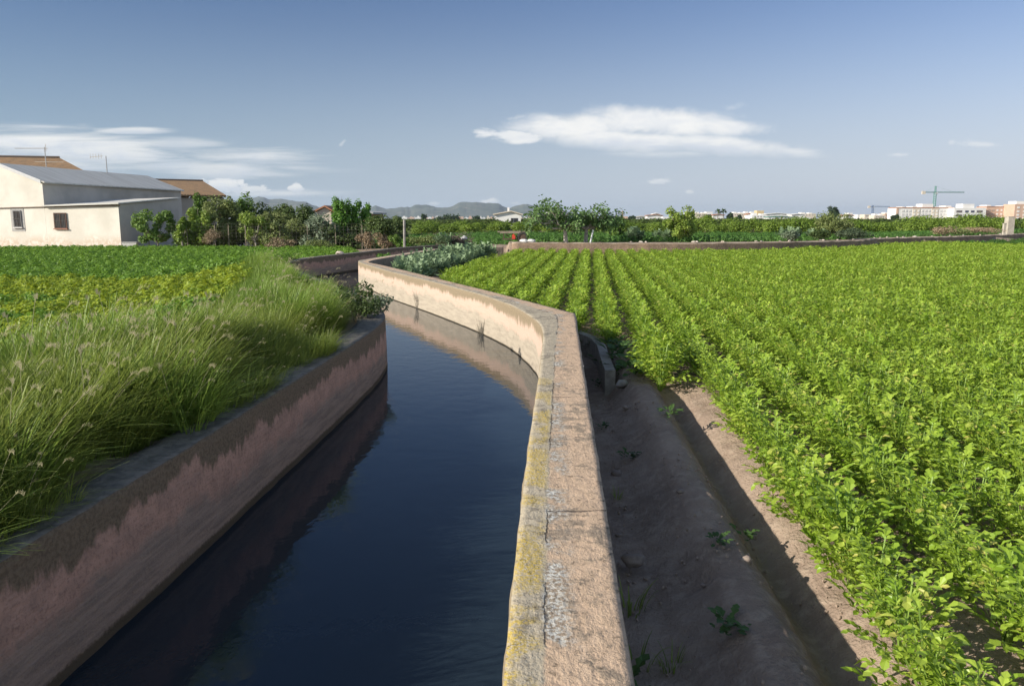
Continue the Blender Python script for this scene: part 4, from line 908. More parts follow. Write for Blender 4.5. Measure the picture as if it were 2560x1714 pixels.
# ------------------------------------------------------------------ old cart / seed frame by the wall
ct_ = thing('farm_cart', 'old rusty farm cart with a wooden top beam beside the fig trees', 'cart', (PY(1283, 606, 47.5).x, 47.5, .8))
RUST = simple('rust', (.12, .075, .05), (.07, .045, .035), 8, .9, .4); WOOD = simple('grey_wood', (.30, .25, .19), (.2, .16, .12), 10, .9, .4); RUB = simple('tyre_rubber', (.03, .03, .03), (.05, .045, .04), 8, .85)
mb = MB(); mb.box(-.65, .75, -.3, .3, .18, .25); mb.box(-.6, -.54, -.25, -.19, .2, .62); mb.box(.3, .36, -.25, -.19, .2, .62); mb.box(-.05, 0, -.25, -.19, .2, .62)
mb.tube([(-.5, -.2, .6), (-.15, -.2, .25)], .025, 5); mb.tube([(.1, -.2, .25), (.35, -.2, .6)], .025, 5); mb.build('frame', RUST, ct_)
mb = MB(); mb.box(-.95, .72, -.36, .3, .62, .69); mb.box(-.8, .6, -.4, -.36, .56, .67); mb.build('top_board', WOOD, ct_)
for (x, y) in ((.55, -.42), (.55, .34)):
    wo = MB(); vs = []; fs = []; nseg = 20; prof_ = ((.0, .20), (.0, .30), (.03, .33), (.11, .33), (.14, .30), (.14, .20))
    for a in range(nseg):
        t = 2*math.pi*a/nseg
        for (yy_, r_) in prof_: vs.append((math.cos(t)*r_, yy_, math.sin(t)*r_))
    k6 = len(prof_)
    for a in range(nseg):
        for j in range(k6): fs.append((a*k6+j, a*k6+(j+1) % k6, ((a+1) % nseg)*k6+(j+1) % k6, ((a+1) % nseg)*k6+j))
    wo.add(vs, fs); wh = wo.build('wheel', RUB, ct_, (x, y, .33)); rb_ = MB(); rb_.tube([(0, .03, 0), (0, .11, 0)], .2, 14); rb_.build('rim', RUST, wh)
can = MB(); can.box(-.1, .1, -.08, .08, 0, .22); can.box(-.04, .04, -.04, .04, .215, .30); can.box(-.08, -.045, -.02, .02, .215, .26)
tag(can.build('fuel_can', simple('red_plastic', (.62, .07, .03), (.5, .05, .03), 5, .5), None, (PY(1284, 606, 47.1).x, 47.1, 1.03)), 'red can standing on the old farm cart', 'can')
# ------------------------------------------------------------------ concrete gate pillars
PIL = simple('pillar_render', (.46, .42, .35), (.36, .32, .27), 3, .9, .4)
for (x0, x1, yt, yb, Y, lab) in ((2518, 2534, 541, 585, 74, 'tall concrete gate pillar on the far wall at the right'), (2508, 2514, 558, 586, 73, 'short thin concrete pillar just left of the tall one')):
    p0, p1 = PY(x0, yb, Y), PY(x1, yb, Y); zt = PY(x0, yt, Y).z; mb = MB(); w_ = p1.x-p0.x; mb.box(0, w_, 0, w_, -.3, zt-.6-.06); mb.box(-.02, w_+.02, -.02, w_+.02, zt-.6-.06, zt-.6)
    tag(mb.build('gate_pillar', PIL, None, (p0.x, Y, .6)), lab, 'pillar')
# ------------------------------------------------------------------ wire fence
FY = 54.9
ft = thing('wire_fence', 'wire mesh fence on thin posts in front of the garden trees', 'fence', (PY(345, 600, FY).x, FY, .2)); x0f = ft.location.x
for px in (372, 469, 538, 572, 615, 700, 770, 840, 905, 955):
    x = PY(px, 600, FY).x-x0f; mb = MB(); mb.tube([(x, 0, -.1), (x+rr(-.03, .03), 0, 1.6)], .03, 6); mb.build('post', WOOD, ft)
mb = MB(); xe = PY(955, 600, FY).x-x0f
for z in np.arange(.15, 1.7, .22): mb.tube([(0, 0, z), (xe, 0, z)], .004, 3)
for x in np.arange(0, xe, .3): mb.tube([(x, 0, .1), (x, 0, 1.68)], .0025, 3)
mb.build('wire_mesh', simple('wire', (.3, .28, .26), (.25, .2, .16)), ft)
p = PY(1011, 605, 50); mb = MB(); mb.tube([(0, 0, 0), (.02, 0, PY(1010, 549, 50).z-.1)], .075, 8); tag(mb.build('fence_post', simple('grey_post', (.34, .32, .30), (.24, .22, .2)), None, (p.x, 50, .1)), 'single grey wooden post standing right of the dark olive hedge tree', 'post')
mb = MB(); p = PY(325, 605, 55.2); mb.box(-.5, .5, -.15, .15, -.2, .52); mb.box(-.53, .53, -.18, .18, .52, .56); tag(mb.build('white_block', simple('whitewash', (.62, .60, .58), (.5, .48, .45)), None, (p.x, 55.2, .05)), 'low whitewashed block beside the corner of the farm building', 'block')

# ------------------------------------------------------------------ farm building
c0 = PY(295.5, 560, 57); sdv_ = Vector((.163, .987, 0)).normalized(); fd = Vector((-sdv_.y, sdv_.x, 0)); camp = Vector((0, 0, CZ))
def hit(px, py, p0, n):
    d = Vector(ray(px, py)); return camp+d*((p0-camp).dot(n)/d.dot(n))
F = lambda px, py, off=0: hit(px, py, c0-sdv_*off, sdv_)
def prism(poly_front, vec): # front polygon, extrusion
    n = len(poly_front); vs = list(poly_front)+[p_+vec for p_ in poly_front]; return vs, [tuple(range(n))]+[tuple(range(n, 2*n))[::-1]]+[(i, i+n, (i+1) % n+n, (i+1) % n) for i in range(n)]
m, k, b = mat('cream_render'); p_ = geopos(k); n1_ = k.noise(p_, .5, 6, .6); n2_ = k.noise(p_, 4, 6, .6); _, _, zz = k.sep(p_)
col = k.mix(k.step(n1_, .35, .65), (.74, .70, .62), (.64, .60, .52)); st2 = k.m('MULTIPLY', k.step(k.m('ADD', zz, k.m('MULTIPLY', k.m('SUBTRACT', n1_, .5), 1.6)), 1.15, .45), .55)
col = k.mix(k.m('MULTIPLY', st2, k.step(n2_, .35, .6)), col, (.50, .35, .22)); k.put(b.inputs['Base Color'], col); b.inputs['Roughness'].default_value = .95; k.put(b.inputs['Normal'], k.bump(n2_, .3, .03)); CREAM = m
m, k, b = mat('corrugated_sheet'); p_ = geopos(k); wv = k.new('ShaderNodeTexWave', bands_direction='X'); rt_ = k.new('ShaderNodeMapping'); k.put(rt_.inputs[0], p_); rt_.inputs['Rotation'].default_value = (0, 0, -math.atan2(sdv_.y, sdv_.x)); k.put(wv.inputs['Vector'], rt_.outputs[0]); wv.inputs['Scale'].default_value = 1.0
n1_ = k.noise(k.scl(rt_.outputs[0], 3, .2, .2), 1.2, 5, .6); col = k.mix(k.step(n1_, .4, .62), (.62, .60, .55), (.52, .50, .45)); col = k.mix(k.m('MULTIPLY', k.step(n1_, .62, .72), .6), col, (.68, .62, .52))
k.put(b.inputs['Base Color'], col); b.inputs['Roughness'].default_value = .7; k.put(b.inputs['Normal'], k.bump(wv.outputs[1], .25, .05)); SHEET = m
GREYW = simple('grey_render', (.50, .46, .41), (.40, .37, .33), .5, .95, .3)
DARK = simple('window_dark', (.03, .03, .035), (.05, .05, .055), 2, .3); BROWNF = simple('window_frame_brown', (.12, .06, .04), (.09, .05, .04))
farm = thing('farm_building', 'cream and grey farm warehouse with a pale corrugated roof and a low side wing', 'building', (c0.x, c0.y, 0))
def loc(v): return v-Vector((c0.x, c0.y, 0))
A1 = F(105, 455); AP = F(-3, 411.5); AL = Vector((2*AP.x-A1.x, 2*AP.y-A1.y, A1.z)); A0 = Vector((A1.x, A1.y, -.3)); AL0 = Vector((AL.x, AL.y, -.3))
Lm = (hit(452, 478, A1, fd)-A1).dot(sdv_); print('farm length', Lm, 'eave', A1.z, 'apex', AP.z)
vs, fs = prism([A0, A1, AP, AL, AL0], sdv_*Lm); mb = MB(); mb.add([loc(v) for v in vs], fs); bd = mb
for i, f in enumerate(bd.f): bd.mi[i] = 1 if i in (2, 3) else 0
bd.build('wall', [CREAM, GREYW], farm)
up_ = Vector((0, 0, .1)); ov = sdv_*.12; e1 = (A1-AP).normalized()*.3
for (a, b_) in ((AP, A1+e1), (AP, AL+(AL-AP).normalized()*.3)):
    q = [a-ov+Vector((0, 0, .02)), b_-ov+Vector((0, 0, .02))]; vs, fs = prism([q[0], q[1], q[1]+up_, q[0]+up_], sdv_*(Lm+.24)); mb = MB(); mb.add([loc(v) for v in vs], fs); mb.build('roof', SHEET, farm)
mb = MB(); vs, fs = prism([AP-ov*1.3-Vector((0, 0, .1)), A1-ov*1.3-Vector((0, 0, .1)), A1-ov*1.3+Vector((0, 0, .14)), AP-ov*1.3+Vector((0, 0, .14))], sdv_*.1); mb.add([loc(v) for v in vs], fs); mb.build('barge_board', simple('white_trim', (.62, .62, .62), (.55, .55, .55)), farm)
B1 = F(107, 517.5); B2 = F(295.5, 511.3); e_ = fd*-.01
backz = hit(441, 497, c0, fd); L2 = (backz-c0).dot(sdv_); print('wing length', L2, 'front', B2.z, 'back', backz.z)
B1.x = A1.x+e_.x; B1.y = A1.y+e_.y; dzb = backz.z-B2.z
P0 = [Vector((B1.x, B1.y, -.3)), B1, B2, Vector((B2.x, B2.y, -.3))]; P1 = [v+sdv_*L2 for v in P0]; P1[1] = P1[1]+Vector((0, 0, dzb)); P1[2] = P1[2]+Vector((0, 0, dzb))
mb = MB(); mb.add([loc(v) for v in P0+P1], [(0, 1, 2, 3), (7, 6, 5, 4), (0, 4, 5, 1), (2, 6, 7, 3)]); mb.mi[3] = 1; mb.build('wing_wall', [CREAM, GREYW], farm)
o1 = fd*-.2-sdv_*.25; q = [B1-sdv_*.25, B2+o1, P1[2]-fd*.2, P1[1]]; q = [v+Vector((0, 0, .03)) for v in q]; mb = MB(); mb.add([loc(v) for v in q]+[loc(v)+Vector((0, 0, .09)) for v in q], [(0, 1, 2, 3), (7, 6, 5, 4), (0, 4, 5, 1), (1, 5, 6, 2), (2, 6, 7, 3), (3, 7, 4, 0)]); mb.build('wing_roof', SHEET, farm)
mb = MB(); a, b_ = F(-30, 521, .06), F(300, 509.5+4.5, .06); mb.tube([loc(a), loc(F(105, 517.5, .06)), loc(b_)], .035, 6); mb.build('cable_conduit', simple('conduit', (.2, .15, .1), (.15, .1, .08)), farm)
def window(x0, x1, y0, y1, sur, bars, red):
    a, b_ = F(x0, y0, .02), F(x1, y1, .02); w_ = (b_-a).dot(-fd); h_ = a.z-b_.z
    def bx(mb, u0, u1, v0, v1, d0, d1):
        vs = []
        for (u, v) in ((u0, v0), (u1, v0), (u1, v1), (u0, v1)): vs.append(a-fd*u-Vector((0, 0, v))-sdv_*d0)
        vs2 = [p_-sdv_*(d1-d0) for p_ in vs]; mb.add([loc(p_) for p_ in vs2+vs], [(0, 1, 2, 3), (0, 4, 5, 1), (1, 5, 6, 2), (2, 6, 7, 3), (3, 7, 4, 0)])
    if sur: mb = MB(); bx(mb, -.22, w_+.22, -.25, h_+.3, -.02, .0); mb.build('window_surround', simple('grey_plaster', (.42, .41, .39), (.37, .36, .34)), farm)
    mb = MB(); f = .07; bx(mb, 0, w_, 0, f, .01, .06); bx(mb, 0, w_, h_-f, h_, .01, .06); bx(mb, 0, f, f, h_-f, .01, .06); bx(mb, w_-f, w_, f, h_-f, .01, .06); bx(mb, w_/2-.03, w_/2+.03, f, h_-f, .01, .05); wf = mb.build('window', BROWNF if red else simple('grey_frame', (.2, .2, .2), (.15, .15, .15)), farm)
    mb = MB(); bx(mb, f, w_-f, f, h_-f, .003, .012); mb.build('pane', DARK, wf)
    mb = MB()
    for i in range(bars): u = f+(w_-2*f)*(i+.5)/bars; bx(mb, u-.012, u+.012, f, h_-f, .07, .09)
    bx(mb, 0, w_, h_*.5-.012, h_*.5+.012, .075, .095); mb.build('grille', simple('iron_bars', (.1, .1, .1), (.13, .1, .08)), wf)
    mb = MB(); bx(mb, -.05, w_+.05, h_, h_+.07, -.02, .12); mb.build('sill', simple('sill_red', (.35, .17, .12), (.3, .15, .1)) if red else simple('sill_white', (.65, .62, .6), (.6, .58, .55)), wf)
window(32, 56, 526, 568, True, 6, False); window(134, 169, 532, 571, False, 7, True)
def antenna(base, h, kind):
    t = thing('roof_antenna', 'tall thin television aerial rising from the brown tiled roof behind the warehouse' if kind else 'short aerial with a bowed head above the warehouse ridge', 'antenna', base)
    mb = MB(); mb.tube([(0, 0, -1), (0, 0, h)], .04, 6); mb.build('mast', simple('aerial_metal', (.35, .35, .35), (.3, .3, .3)), t)
    mb = MB()
    if kind:
        mb.tube([(-2.7, 0, h-.1), (.3, 0, h-.1)], .03, 5)
        for i in range(10): xx = -2.6+i*.28; mb.tube([(xx, -.3, h-.1), (xx, .3, h-.1)], .012, 4)
        mb.tube([(.1, 0, h-.35), (.1, 0, h+.25)], .03, 4); mb.tube([(-1.0, 0, h*.3), (1.6, 0, h*.28)], .02, 4)
    else:
        mb.tube([(-.3, 0, h), (-1.4, 0, h-.1)], .03, 5)
        for i in range(5): xx = -.4-i*.24; mb.tube([(xx, 0, h-.25), (xx, 0, h+.2)], .02, 4)
    mb.build('aerial', simple('aerial_bars', (.5, .48, .45), (.4, .38, .35)), t)
p = PY(116, 420, 72); antenna(p, PY(116, 368, 72).z-p.z, 1); p = PY(268, 434, 70); antenna(p, PY(264, 390, 70).z-p.z, 0)
# tiled houses behind
m, k, b = mat('roof_tiles'); p_ = geopos(k); n1_ = k.noise(p_, 1.5, 6, .7); n2_ = k.noise(p_, 12, 4, .6); wv = k.new('ShaderNodeTexWave', bands_direction='X'); k.put(wv.inputs['Vector'], p_); wv.inputs['Scale'].default_value = 1.3; wv.inputs['Distortion'].default_value = .5
col = k.mix(k.step(n1_, .35, .65), (.30, .18, .09), (.20, .13, .075)); col = k.mix(k.m('MULTIPLY', k.step(n2_, .45, .65), .5), col, (.40, .28, .16)); k.put(b.inputs['Base Color'], col); b.inputs['Roughness'].default_value = .95
k.put(b.inputs['Normal'], k.bump(k.m('ADD', wv.outputs[1], n2_), .8, .12)); TILE = m
def gable_house(name, lab, r1, r2, e1, e2, Yr, Ye, wallm, hip=0):
    """ridge from pixel r1 to r2 at depth Yr, front eave e1..e2 at depth Ye"""
    R1, R2 = PY(*r1, Yr[0]), PY(*r2, Yr[1]); E1, E2 = PY(*e1, Ye[0]), PY(*e2, Ye[1]); E2.z = E1.z = (E1.z+E2.z)/2; R2.z = R1.z = (R1.z+R2.z)/2
    Bk1, Bk2 = 2*R1-E1, 2*R2-E2; Bk1.z = Bk2.z = E1.z; t = thing(name, lab, 'house', (E1.x, E1.y, 0)); o_ = Vector((E1.x, E1.y, 0)); dn_ = lambda v: Vector((v.x, v.y, -.3))
    sh = lambda v, f: v.lerp((R1+R2)/2, f)
    W1, W2, W3, W4 = [Vector((*(sh(v, .04).xy), E1.z-.12)) for v in (E1, E2, Bk2, Bk1)]
    mb = MB(); mb.add([v-o_ for v in (dn_(W1), dn_(W2), dn_(W3), dn_(W4), W1, W2, W3, W4, sh(R1, .04)-Vector((0, 0, .25)), sh(R2, .04)-Vector((0, 0, .25)))], [(0, 1, 5, 4), (2, 3, 7, 6), (1, 2, 6, 9, 5), (3, 0, 4, 8, 7)]); mb.build('wall', wallm, t)
    th_ = Vector((0, 0, .18))
    for quad in ((E1, E2, R2, R1), (Bk2, Bk1, R1, R2)):
        q = [v-o_ for v in quad]; vs = q+[v+th_ for v in q]; mb = MB(); mb.add(vs, [(0, 3, 2, 1), (4, 5, 6, 7), (0, 1, 5, 4), (1, 2, 6, 5), (2, 3, 7, 6), (3, 0, 4, 7)]); mb.build('roof', TILE, t)
    mb = MB(); mb.tube([R1-o_+th_, R2-o_+th_], .16, 6); mb.build('ridge_cap', simple('ridge_tile', (.12, .09, .07), (.09, .07, .06)), t)
    return t
BEI = simple('beige_render', (.45, .40, .34), (.38, .34, .29), .6, .95, .3)
gable_house('tiled_house', 'house with a weathered brown tiled roof rising behind the corrugated warehouse roof', (-120, 384), (150, 410), (-110, 450), (240, 442), (78, 80), (72, 74), BEI)
gable_house('tiled_house', 'house with an orange-brown tiled roof at the right end of the warehouse', (370, 449), (508, 461), (420, 486), (566, 497), (90, 93), (81, 84), BEI)
def small_house(name, lab, x0, x1, yt, yr, Y, dep, wallm, roofm, ridge=.5, grp=None, base=0):
    """gable end facing the camera; yr = ridge pixel row, yt = eave pixel row"""
    a, b_ = PY(x0, yt, Y), PY(x1, yt, Y); zr = PY(x0, yr, Y).z; t = thing(name, lab, 'house', (a.x, Y, base), 0, grp); w_ = b_.x-a.x; ze = a.z-base; zr -= base; xr = w_*ridge
    mb = MB(); mb.add([(0, 0, -1), (w_, 0, -1), (w_, 0, ze), (xr, 0, zr), (0, 0, ze), (0, dep, -1), (w_, dep, -1), (w_, dep, ze), (xr, dep, zr), (0, dep, ze)], [(0, 1, 2, 3, 4), (9, 8, 7, 6, 5), (0, 4, 9, 5), (1, 6, 7, 2)]); mb.build('wall', wallm, t)
    th_ = .12+.0006*Y; ov_ = .25+.001*Y
    for (p0, p1) in (((0-ov_, ze-.1*ov_), (xr, zr)), ((xr, zr), (w_+ov_, ze-.1*ov_))):
        q = [(p0[0], -ov_, p0[1]), (p1[0], -ov_, p1[1]), (p1[0], dep+ov_, p1[1]), (p0[0], dep+ov_, p0[1])]; mb = MB(); mb.add(q+[(x, y, z+th_) for x, y, z in q], [(3, 2, 1, 0), (4, 5, 6, 7), (0, 1, 5, 4), (1, 2, 6, 5), (2, 3, 7, 6), (3, 0, 4, 7)]); mb.build('roof', roofm, t)
    return t, w_, ze, zr
WHT = simple('white_render', (.74, .73, .71), (.68, .66, .64), .2, .9); TER = simple('terracotta', (.42, .19, .10), (.34, .16, .09), .5, .9); PINKW = simple('salmon_brick', (.58, .40, .30), (.52, .35, .26), .3, .9); OCH = simple('ochre_render', (.62, .48, .26), (.56, .42, .24), .3, .9); CRE = simple('pale_render', (.64, .56, .46), (.56, .49, .40), .3, .9); GRE = simple('green_sheet', (.10, .26, .20), (.08, .2, .16), .3, .8); GRY = simple('grey_block', (.42, .42, .42), (.36, .36, .36), .3, .9)
small_house('white_shed', 'small white gabled shed with a brown roof left of the tall green tree', 792, 828, 530, 517, 95, 10, CRE, TER, .6)
small_house('brick_shed', 'small brown brick shed just right of the tall green tree', 905, 926, 534, 531, 80, 8, simple('brick', (.34, .21, .14), (.28, .17, .12), 3, .9), GRY, .5)
t, w_, ze, zr = small_house('white_farmhouse', 'white farmhouse with a low gable behind the orange grove', 1237, 1302, 537, 529, 170, 14, WHT, CRE, .62)
mb = MB(); mb.box(w_*.48, w_*.56, 2, 3, zr-.6, zr+.9); mb.build('chimney', WHT, t)
for u in (.62, .72, .8):
    mb = MB(); mb.box(w_*u, w_*u+.5, -.04, .02, ze-1.6, ze-.7); mb.build('window', DARK, t)
small_house('grey_barn', 'pale grey low barn roof seen between the fig tree branches', 1375, 1410, 531, 527, 260, 20, GRY, GRY, .5)
# ------------------------------------------------------------------ the town on the horizon
def block(name, lab, x0, x1, yt, Y, m_, dep=14, grp=None, pent=None, par=True):
    a, b_ = PY(x0, yt, Y), PY(x1, yt, Y); t = thing(name, lab, 'building', (a.x, Y, 0), 0, grp); w_ = b_.x-a.x; h_ = a.z
    mb = MB(); mb.box(0, w_, 0, dep, -1, h_); mb.build('wall', m_, t)
    if pent:
        for (u0, u1, hh_) in pent: mb = MB(); mb.box(w_*u0, w_*u1, 2, dep-3, h_+.01, h_+hh_); mb.build('roof_house', WHT, t)
    return t, w_, h_
def wins(t, w_, h_, xs, zs, ww, wh, m_, proud=.15, name='window'):
    me = MB(); me.box(-ww/2, ww/2, -proud, .0, -wh/2, wh/2); mm = me.mesh(name, m_)
    for u in xs:
        for z in zs: link(name, mm, t, (u*w_, 0, z))
SHD = simple('loggia_shade', (.22, .2, .2), (.3, .28, .26), .4, .8)
def cornice(t, w_, h_, m_, hh_=.5):
    mb = MB(); mb.box(-.3, w_+.3, -.35, 14.3, h_-.05, h_+hh_); mb.build('cornice', m_, t)
t, w_, h_ = block('apartment_block', 'long white and orange apartment block under the green tower crane', 2241, 2384, 520, 700, WHT, 16, None, ((.12, .16, 1.2), (.3, .38, 1.5), (.47, .66, 3.6), (.7, .76, 1.2), (.88, .98, 2.0)))
cornice(t, w_, h_, TER, .6)
for (u0, u1) in ((0, .04), (.29, .42), (.62, .74), (.96, 1.0)):
    mb = MB(); mb.box(u0*w_, u1*w_, -.25, -.01, -.5, h_-.4); mb.build('brick_panel', CRE if u1-u0 > .05 else PINKW, t)
wins(t, w_, h_, (.12, .18, .24, .46, .52, .58, .78, .84, .90), (h_-2.6, h_-5.6, h_-8.6), 1.9, 1.7, simple('pale_balcony', (.55, .53, .52), (.62, .6, .58), .5), .25, 'balcony')
wins(t, w_, h_, (.32, .39, .65, .71), (h_-2.6, h_-5.6, h_-8.6), 1.5, 1.6, WHT, .45)
t, w_, h_ = block('apartment_block', 'white modern flats with dark windows, right of the long orange and white block', 2386, 2466, 519.5, 690, WHT, 16, None, ((.3, .66, 3.4),))
wins(t, w_, h_, (.16, .80), (h_-3.2, h_-6.6, h_-9.6), 5.0, 1.9, simple('dark_loggia', (.10, .09, .10), (.16, .13, .12), .5), .12, 'loggia')
wins(t, w_, h_, (.40, .58), (h_-3.2,), 3.0, 1.8, simple('dark_glass', (.05, .06, .10), (.08, .08, .12), .5, .3), .12); wins(t, w_, h_, (.36, .49, .62), (h_-8,), 1.3, 3.6, simple('dark_glass_tall', (.05, .06, .10), (.08, .08, .12), .5, .3), .12)
t, w_, h_ = block('apartment_block', 'salmon brick flats with flat brown roof edge, right of the white modern flats', 2467, 2536, 517, 695, PINKW, 16, None, ((.05, .2, 1.6), (.62, .95, 1.0)))
cornice(t, w_, h_, TER, .4); wins(t, w_, h_, (.1, .24), (h_-3, h_-6.3, h_-9.3), 2.6, 1.8, simple('shaded_balcony', (.30, .2, .15), (.45, .38, .33), .7), .2, 'balcony'); wins(t, w_, h_, (.4, .55, .68), (h_-3, h_-6.3, h_-9.3), 1.6, 1.5, WHT, .2); wins(t, w_, h_, (.85,), (h_-3, h_-6.3, h_-9.3), 3.6, 1.9, simple('white_balcony', (.6, .58, .56), (.5, .4, .35), .7), .2, 'balcony')
t, w_, h_ = block('apartment_block', 'tall salmon flats with white attic at the right edge of the town', 2538, 2600, 510, 680, PINKW, 16, None, ((.1, .5, 2.5),)); wins(t, w_, h_, (.15, .4), (h_-3, h_-6.3, h_-9.3, h_-12), 2.2, 1.6, WHT, .2)
TOWN = [ # x0,x1,ytop,Y,mat,label,gable
 (1544, 1552, 541, 1500, CRE, 'tiny domed-looking pale house at the left end of the town skyline'), (1553, 1570, 541, 1450, PINKW, 'low pinkish building at the foot of the distant church spire'), (1590, 1618, 541, 1300, CRE, 'pale house left of the red roofed villa'),
 (1618, 1656, 537, 1100, TER, 'red roofed villa left of the light green tree'), (1634, 1650, 533.5, 1120, WHT, 'white upper storey rising above the red roofed villa'), (1658, 1672, 542, 1000, WHT, 'small white house just left of the light green tree'),
 (1712, 1738, 535, 1000, WHT, 'white house showing behind the light green tree crown'), (1738, 1768, 533, 1050, CRE, 'cream block right of the light green tree'), (1766, 1782, 529.5, 1100, WHT, 'narrow white tower-like block left of the palms'), (1783, 1810, 536, 900, TER, 'dark red roofed house under the two palms'),
 (1832, 1862, 533, 1000, CRE, 'cream house right of the dark round tree'), (1860, 1892, 532, 1050, WHT, 'white terrace left of the yellow building'), (1870, 1885, 534, 950, TER, 'brick red house before the white terrace'), (1893, 1910, 526.5, 1100, OCH, 'yellow building, tallest of the low houses in the middle of the town'), (1880, 1918, 537, 900, WHT, 'bright white low house below the yellow building'),
 (1916, 1972, 533.5, 1000, WHT, 'long white terrace behind the green shed roof'), (1922, 1984, 541, 850, GRE, 'long green shed roof in the middle of the town'), (1930, 1950, 546, 800, WHT, 'small white shed in front of the green roof'), (1980, 2012, 535, 950, WHT, 'white house right of the green shed roof'), (2000, 2040, 534, 1000, CRE, 'brown topped cream house left of the pale olive shrub'), (2008, 2026, 543, 850, WHT, 'low white house before the brown topped cream one'),
 (2112, 2134, 537, 1000, TER, 'brick house right of the pale olive shrub'), (2122, 2132, 532, 1050, WHT, 'small white attic above the brick house'), (2144, 2162, 536, 1100, WHT, 'white house left of the small blue crane'), (2162, 2182, 536, 1000, CRE, 'pale pink house at the foot of the small blue crane'), (2186, 2214, 538, 900, CRE, 'low cream house right of the small blue crane'), (2212, 2236, 534, 950, PINKW, 'salmon house left of the long orange and white block')]
for (x0, x1, yt, Y, m_, lab) in TOWN:
    if m_ in (TER,) or 'roof' in lab: small_house('town_house', lab, x0, x1, yt+2.2, yt, Y, 14, WHT if m_ is not GRE else WHT, m_, .5)
    else:
        t, w_, h_ = block('town_house', lab, x0, x1, yt, Y, m_, 14, None, ((.1, .35, 1.6), (.6, .8, 1.2)) if x1-x0 > 22 else None)
        if x1-x0 > 18: wins(t, w_, h_, (.2, .4, .6, .8), (h_-1.9,), 1.6, 1.2, SHD, .12)
t = thing('church', 'tiny distant church with a pointed spire on the left of the skyline', 'church', (PY(1556, 540, 1600).x, 1600, 0)); mb = MB(); mb.box(-1.6, 1.6, 0, 4, -1, 11); mb.build('tower', PINKW, t); mb = MB(); mb.add([(-1.6, 0, 11), (1.6, 0, 11), (1.6, 4, 11), (-1.6, 4, 11), (0, 2, 19)], [(0, 1, 4), (1, 2, 4), (2, 3, 4), (3, 0, 4)]); mb.build('spire', TER, t)
for q in range(46):
    px = 1005+q*9.2 if q < 26 else 1245+(q-26)*13+rr(-4, 4); Yh = rr(2600, 4200); p = PY(px, 545, Yh); w_ = rr(9, 22); mb = MB(); mb.box(0, w_, 0, 12, -2, rr(5, 9)); mb.box(w_*.2, w_*.6, 1, 9, 5, rr(9.2, 12))
    if 640 < px < 1420: tag(mb.build('distant_house', random.choice([WHT, WHT, CRE, PINKW]), None, (p.x, Yh, 0)), 'speck of a pale house at the foot of the blue hills', 'house', 'houses at the foot of the hills')
# cranes
def crane(lab, xb, ytop, yjib, xl, xr_, Y, m_, w_):
    base = PY(xb, 548, Y); t = thing('tower_crane', lab, 'crane', (base.x, Y, 0)); zt = PY(xb, ytop, Y).z; zj = PY(xb, yjib, Y).z; h = w_/2
    def lattice(a, b_, hw, n, r_):
        mb = MB(); a = Vector(a); b_ = Vector(b_); d = (b_-a).normalized(); u = d.orthogonal().normalized(); v = d.cross(u); cs = [(u*s1+v*s2)*hw for s1, s2 in ((1, 1), (1, -1), (-1, -1), (-1, 1))]
        for c in cs: mb.tube([a+c, b_+c], r_, 4)
        for i in range(n):
            p0 = a.lerp(b_, i/n); p1 = a.lerp(b_, (i+1)/n)
            for j in range(4): mb.tube([p0+cs[j], p1+cs[(j+1) % 4]], r_*.8, 3)
        return mb
    lattice((0, 0, 0), (0, 0, zj), h, 16, w_*.09).build('mast', m_, t)
    lattice((0, 0, zj), (0, 0, zt), h*.5, 4, w_*.09).build('tower_head', m_, t)
    xj = PY(xr_, yjib, Y).x-base.x; xc = PY(xl, yjib, Y).x-base.x
    lattice((0, 0, zj), (xj, 0, zj), h*.45, 22, w_*.05).build('jib', m_, t); lattice((0, 0, zj), (xc, 0, zj), h*.45, 8, w_*.05).build('counter_jib', m_, t)
    mb = MB(); mb.tube([(0, 0, zt), (xj*.6, 0, zj+.4)], w_*.03, 3); mb.tube([(0, 0, zt), (xc*.9, 0, zj+.4)], w_*.03, 3); mb.build('tie_rod', m_, t)
    mb = MB(); mb.box(xc-.6*w_, xc+1.0*w_, -.7, .7, zj-1.6*w_*.6, zj+.9*w_*.6); mb.build('counterweight', CRE, t)
    mb = MB(); mb.box(.2*w_, 1.1*w_, -.8, .8, zj-1.8, zj-.2); mb.build('cab', WHT, t)
crane('green tower crane standing over the long orange and white block', 2332.5, 465, 480.5, 2308, 2411, 760, simple('crane_green', (.10, .24, .20), (.12, .28, .24), 1, .6), 2.0)
crane('small distant blue tower crane left of the apartment blocks', 2180, 513, 516.5, 2172, 2224, 1100, simple('crane_blue', (.12, .18, .32), (.12, .18, .3), 1, .6), 2.0)
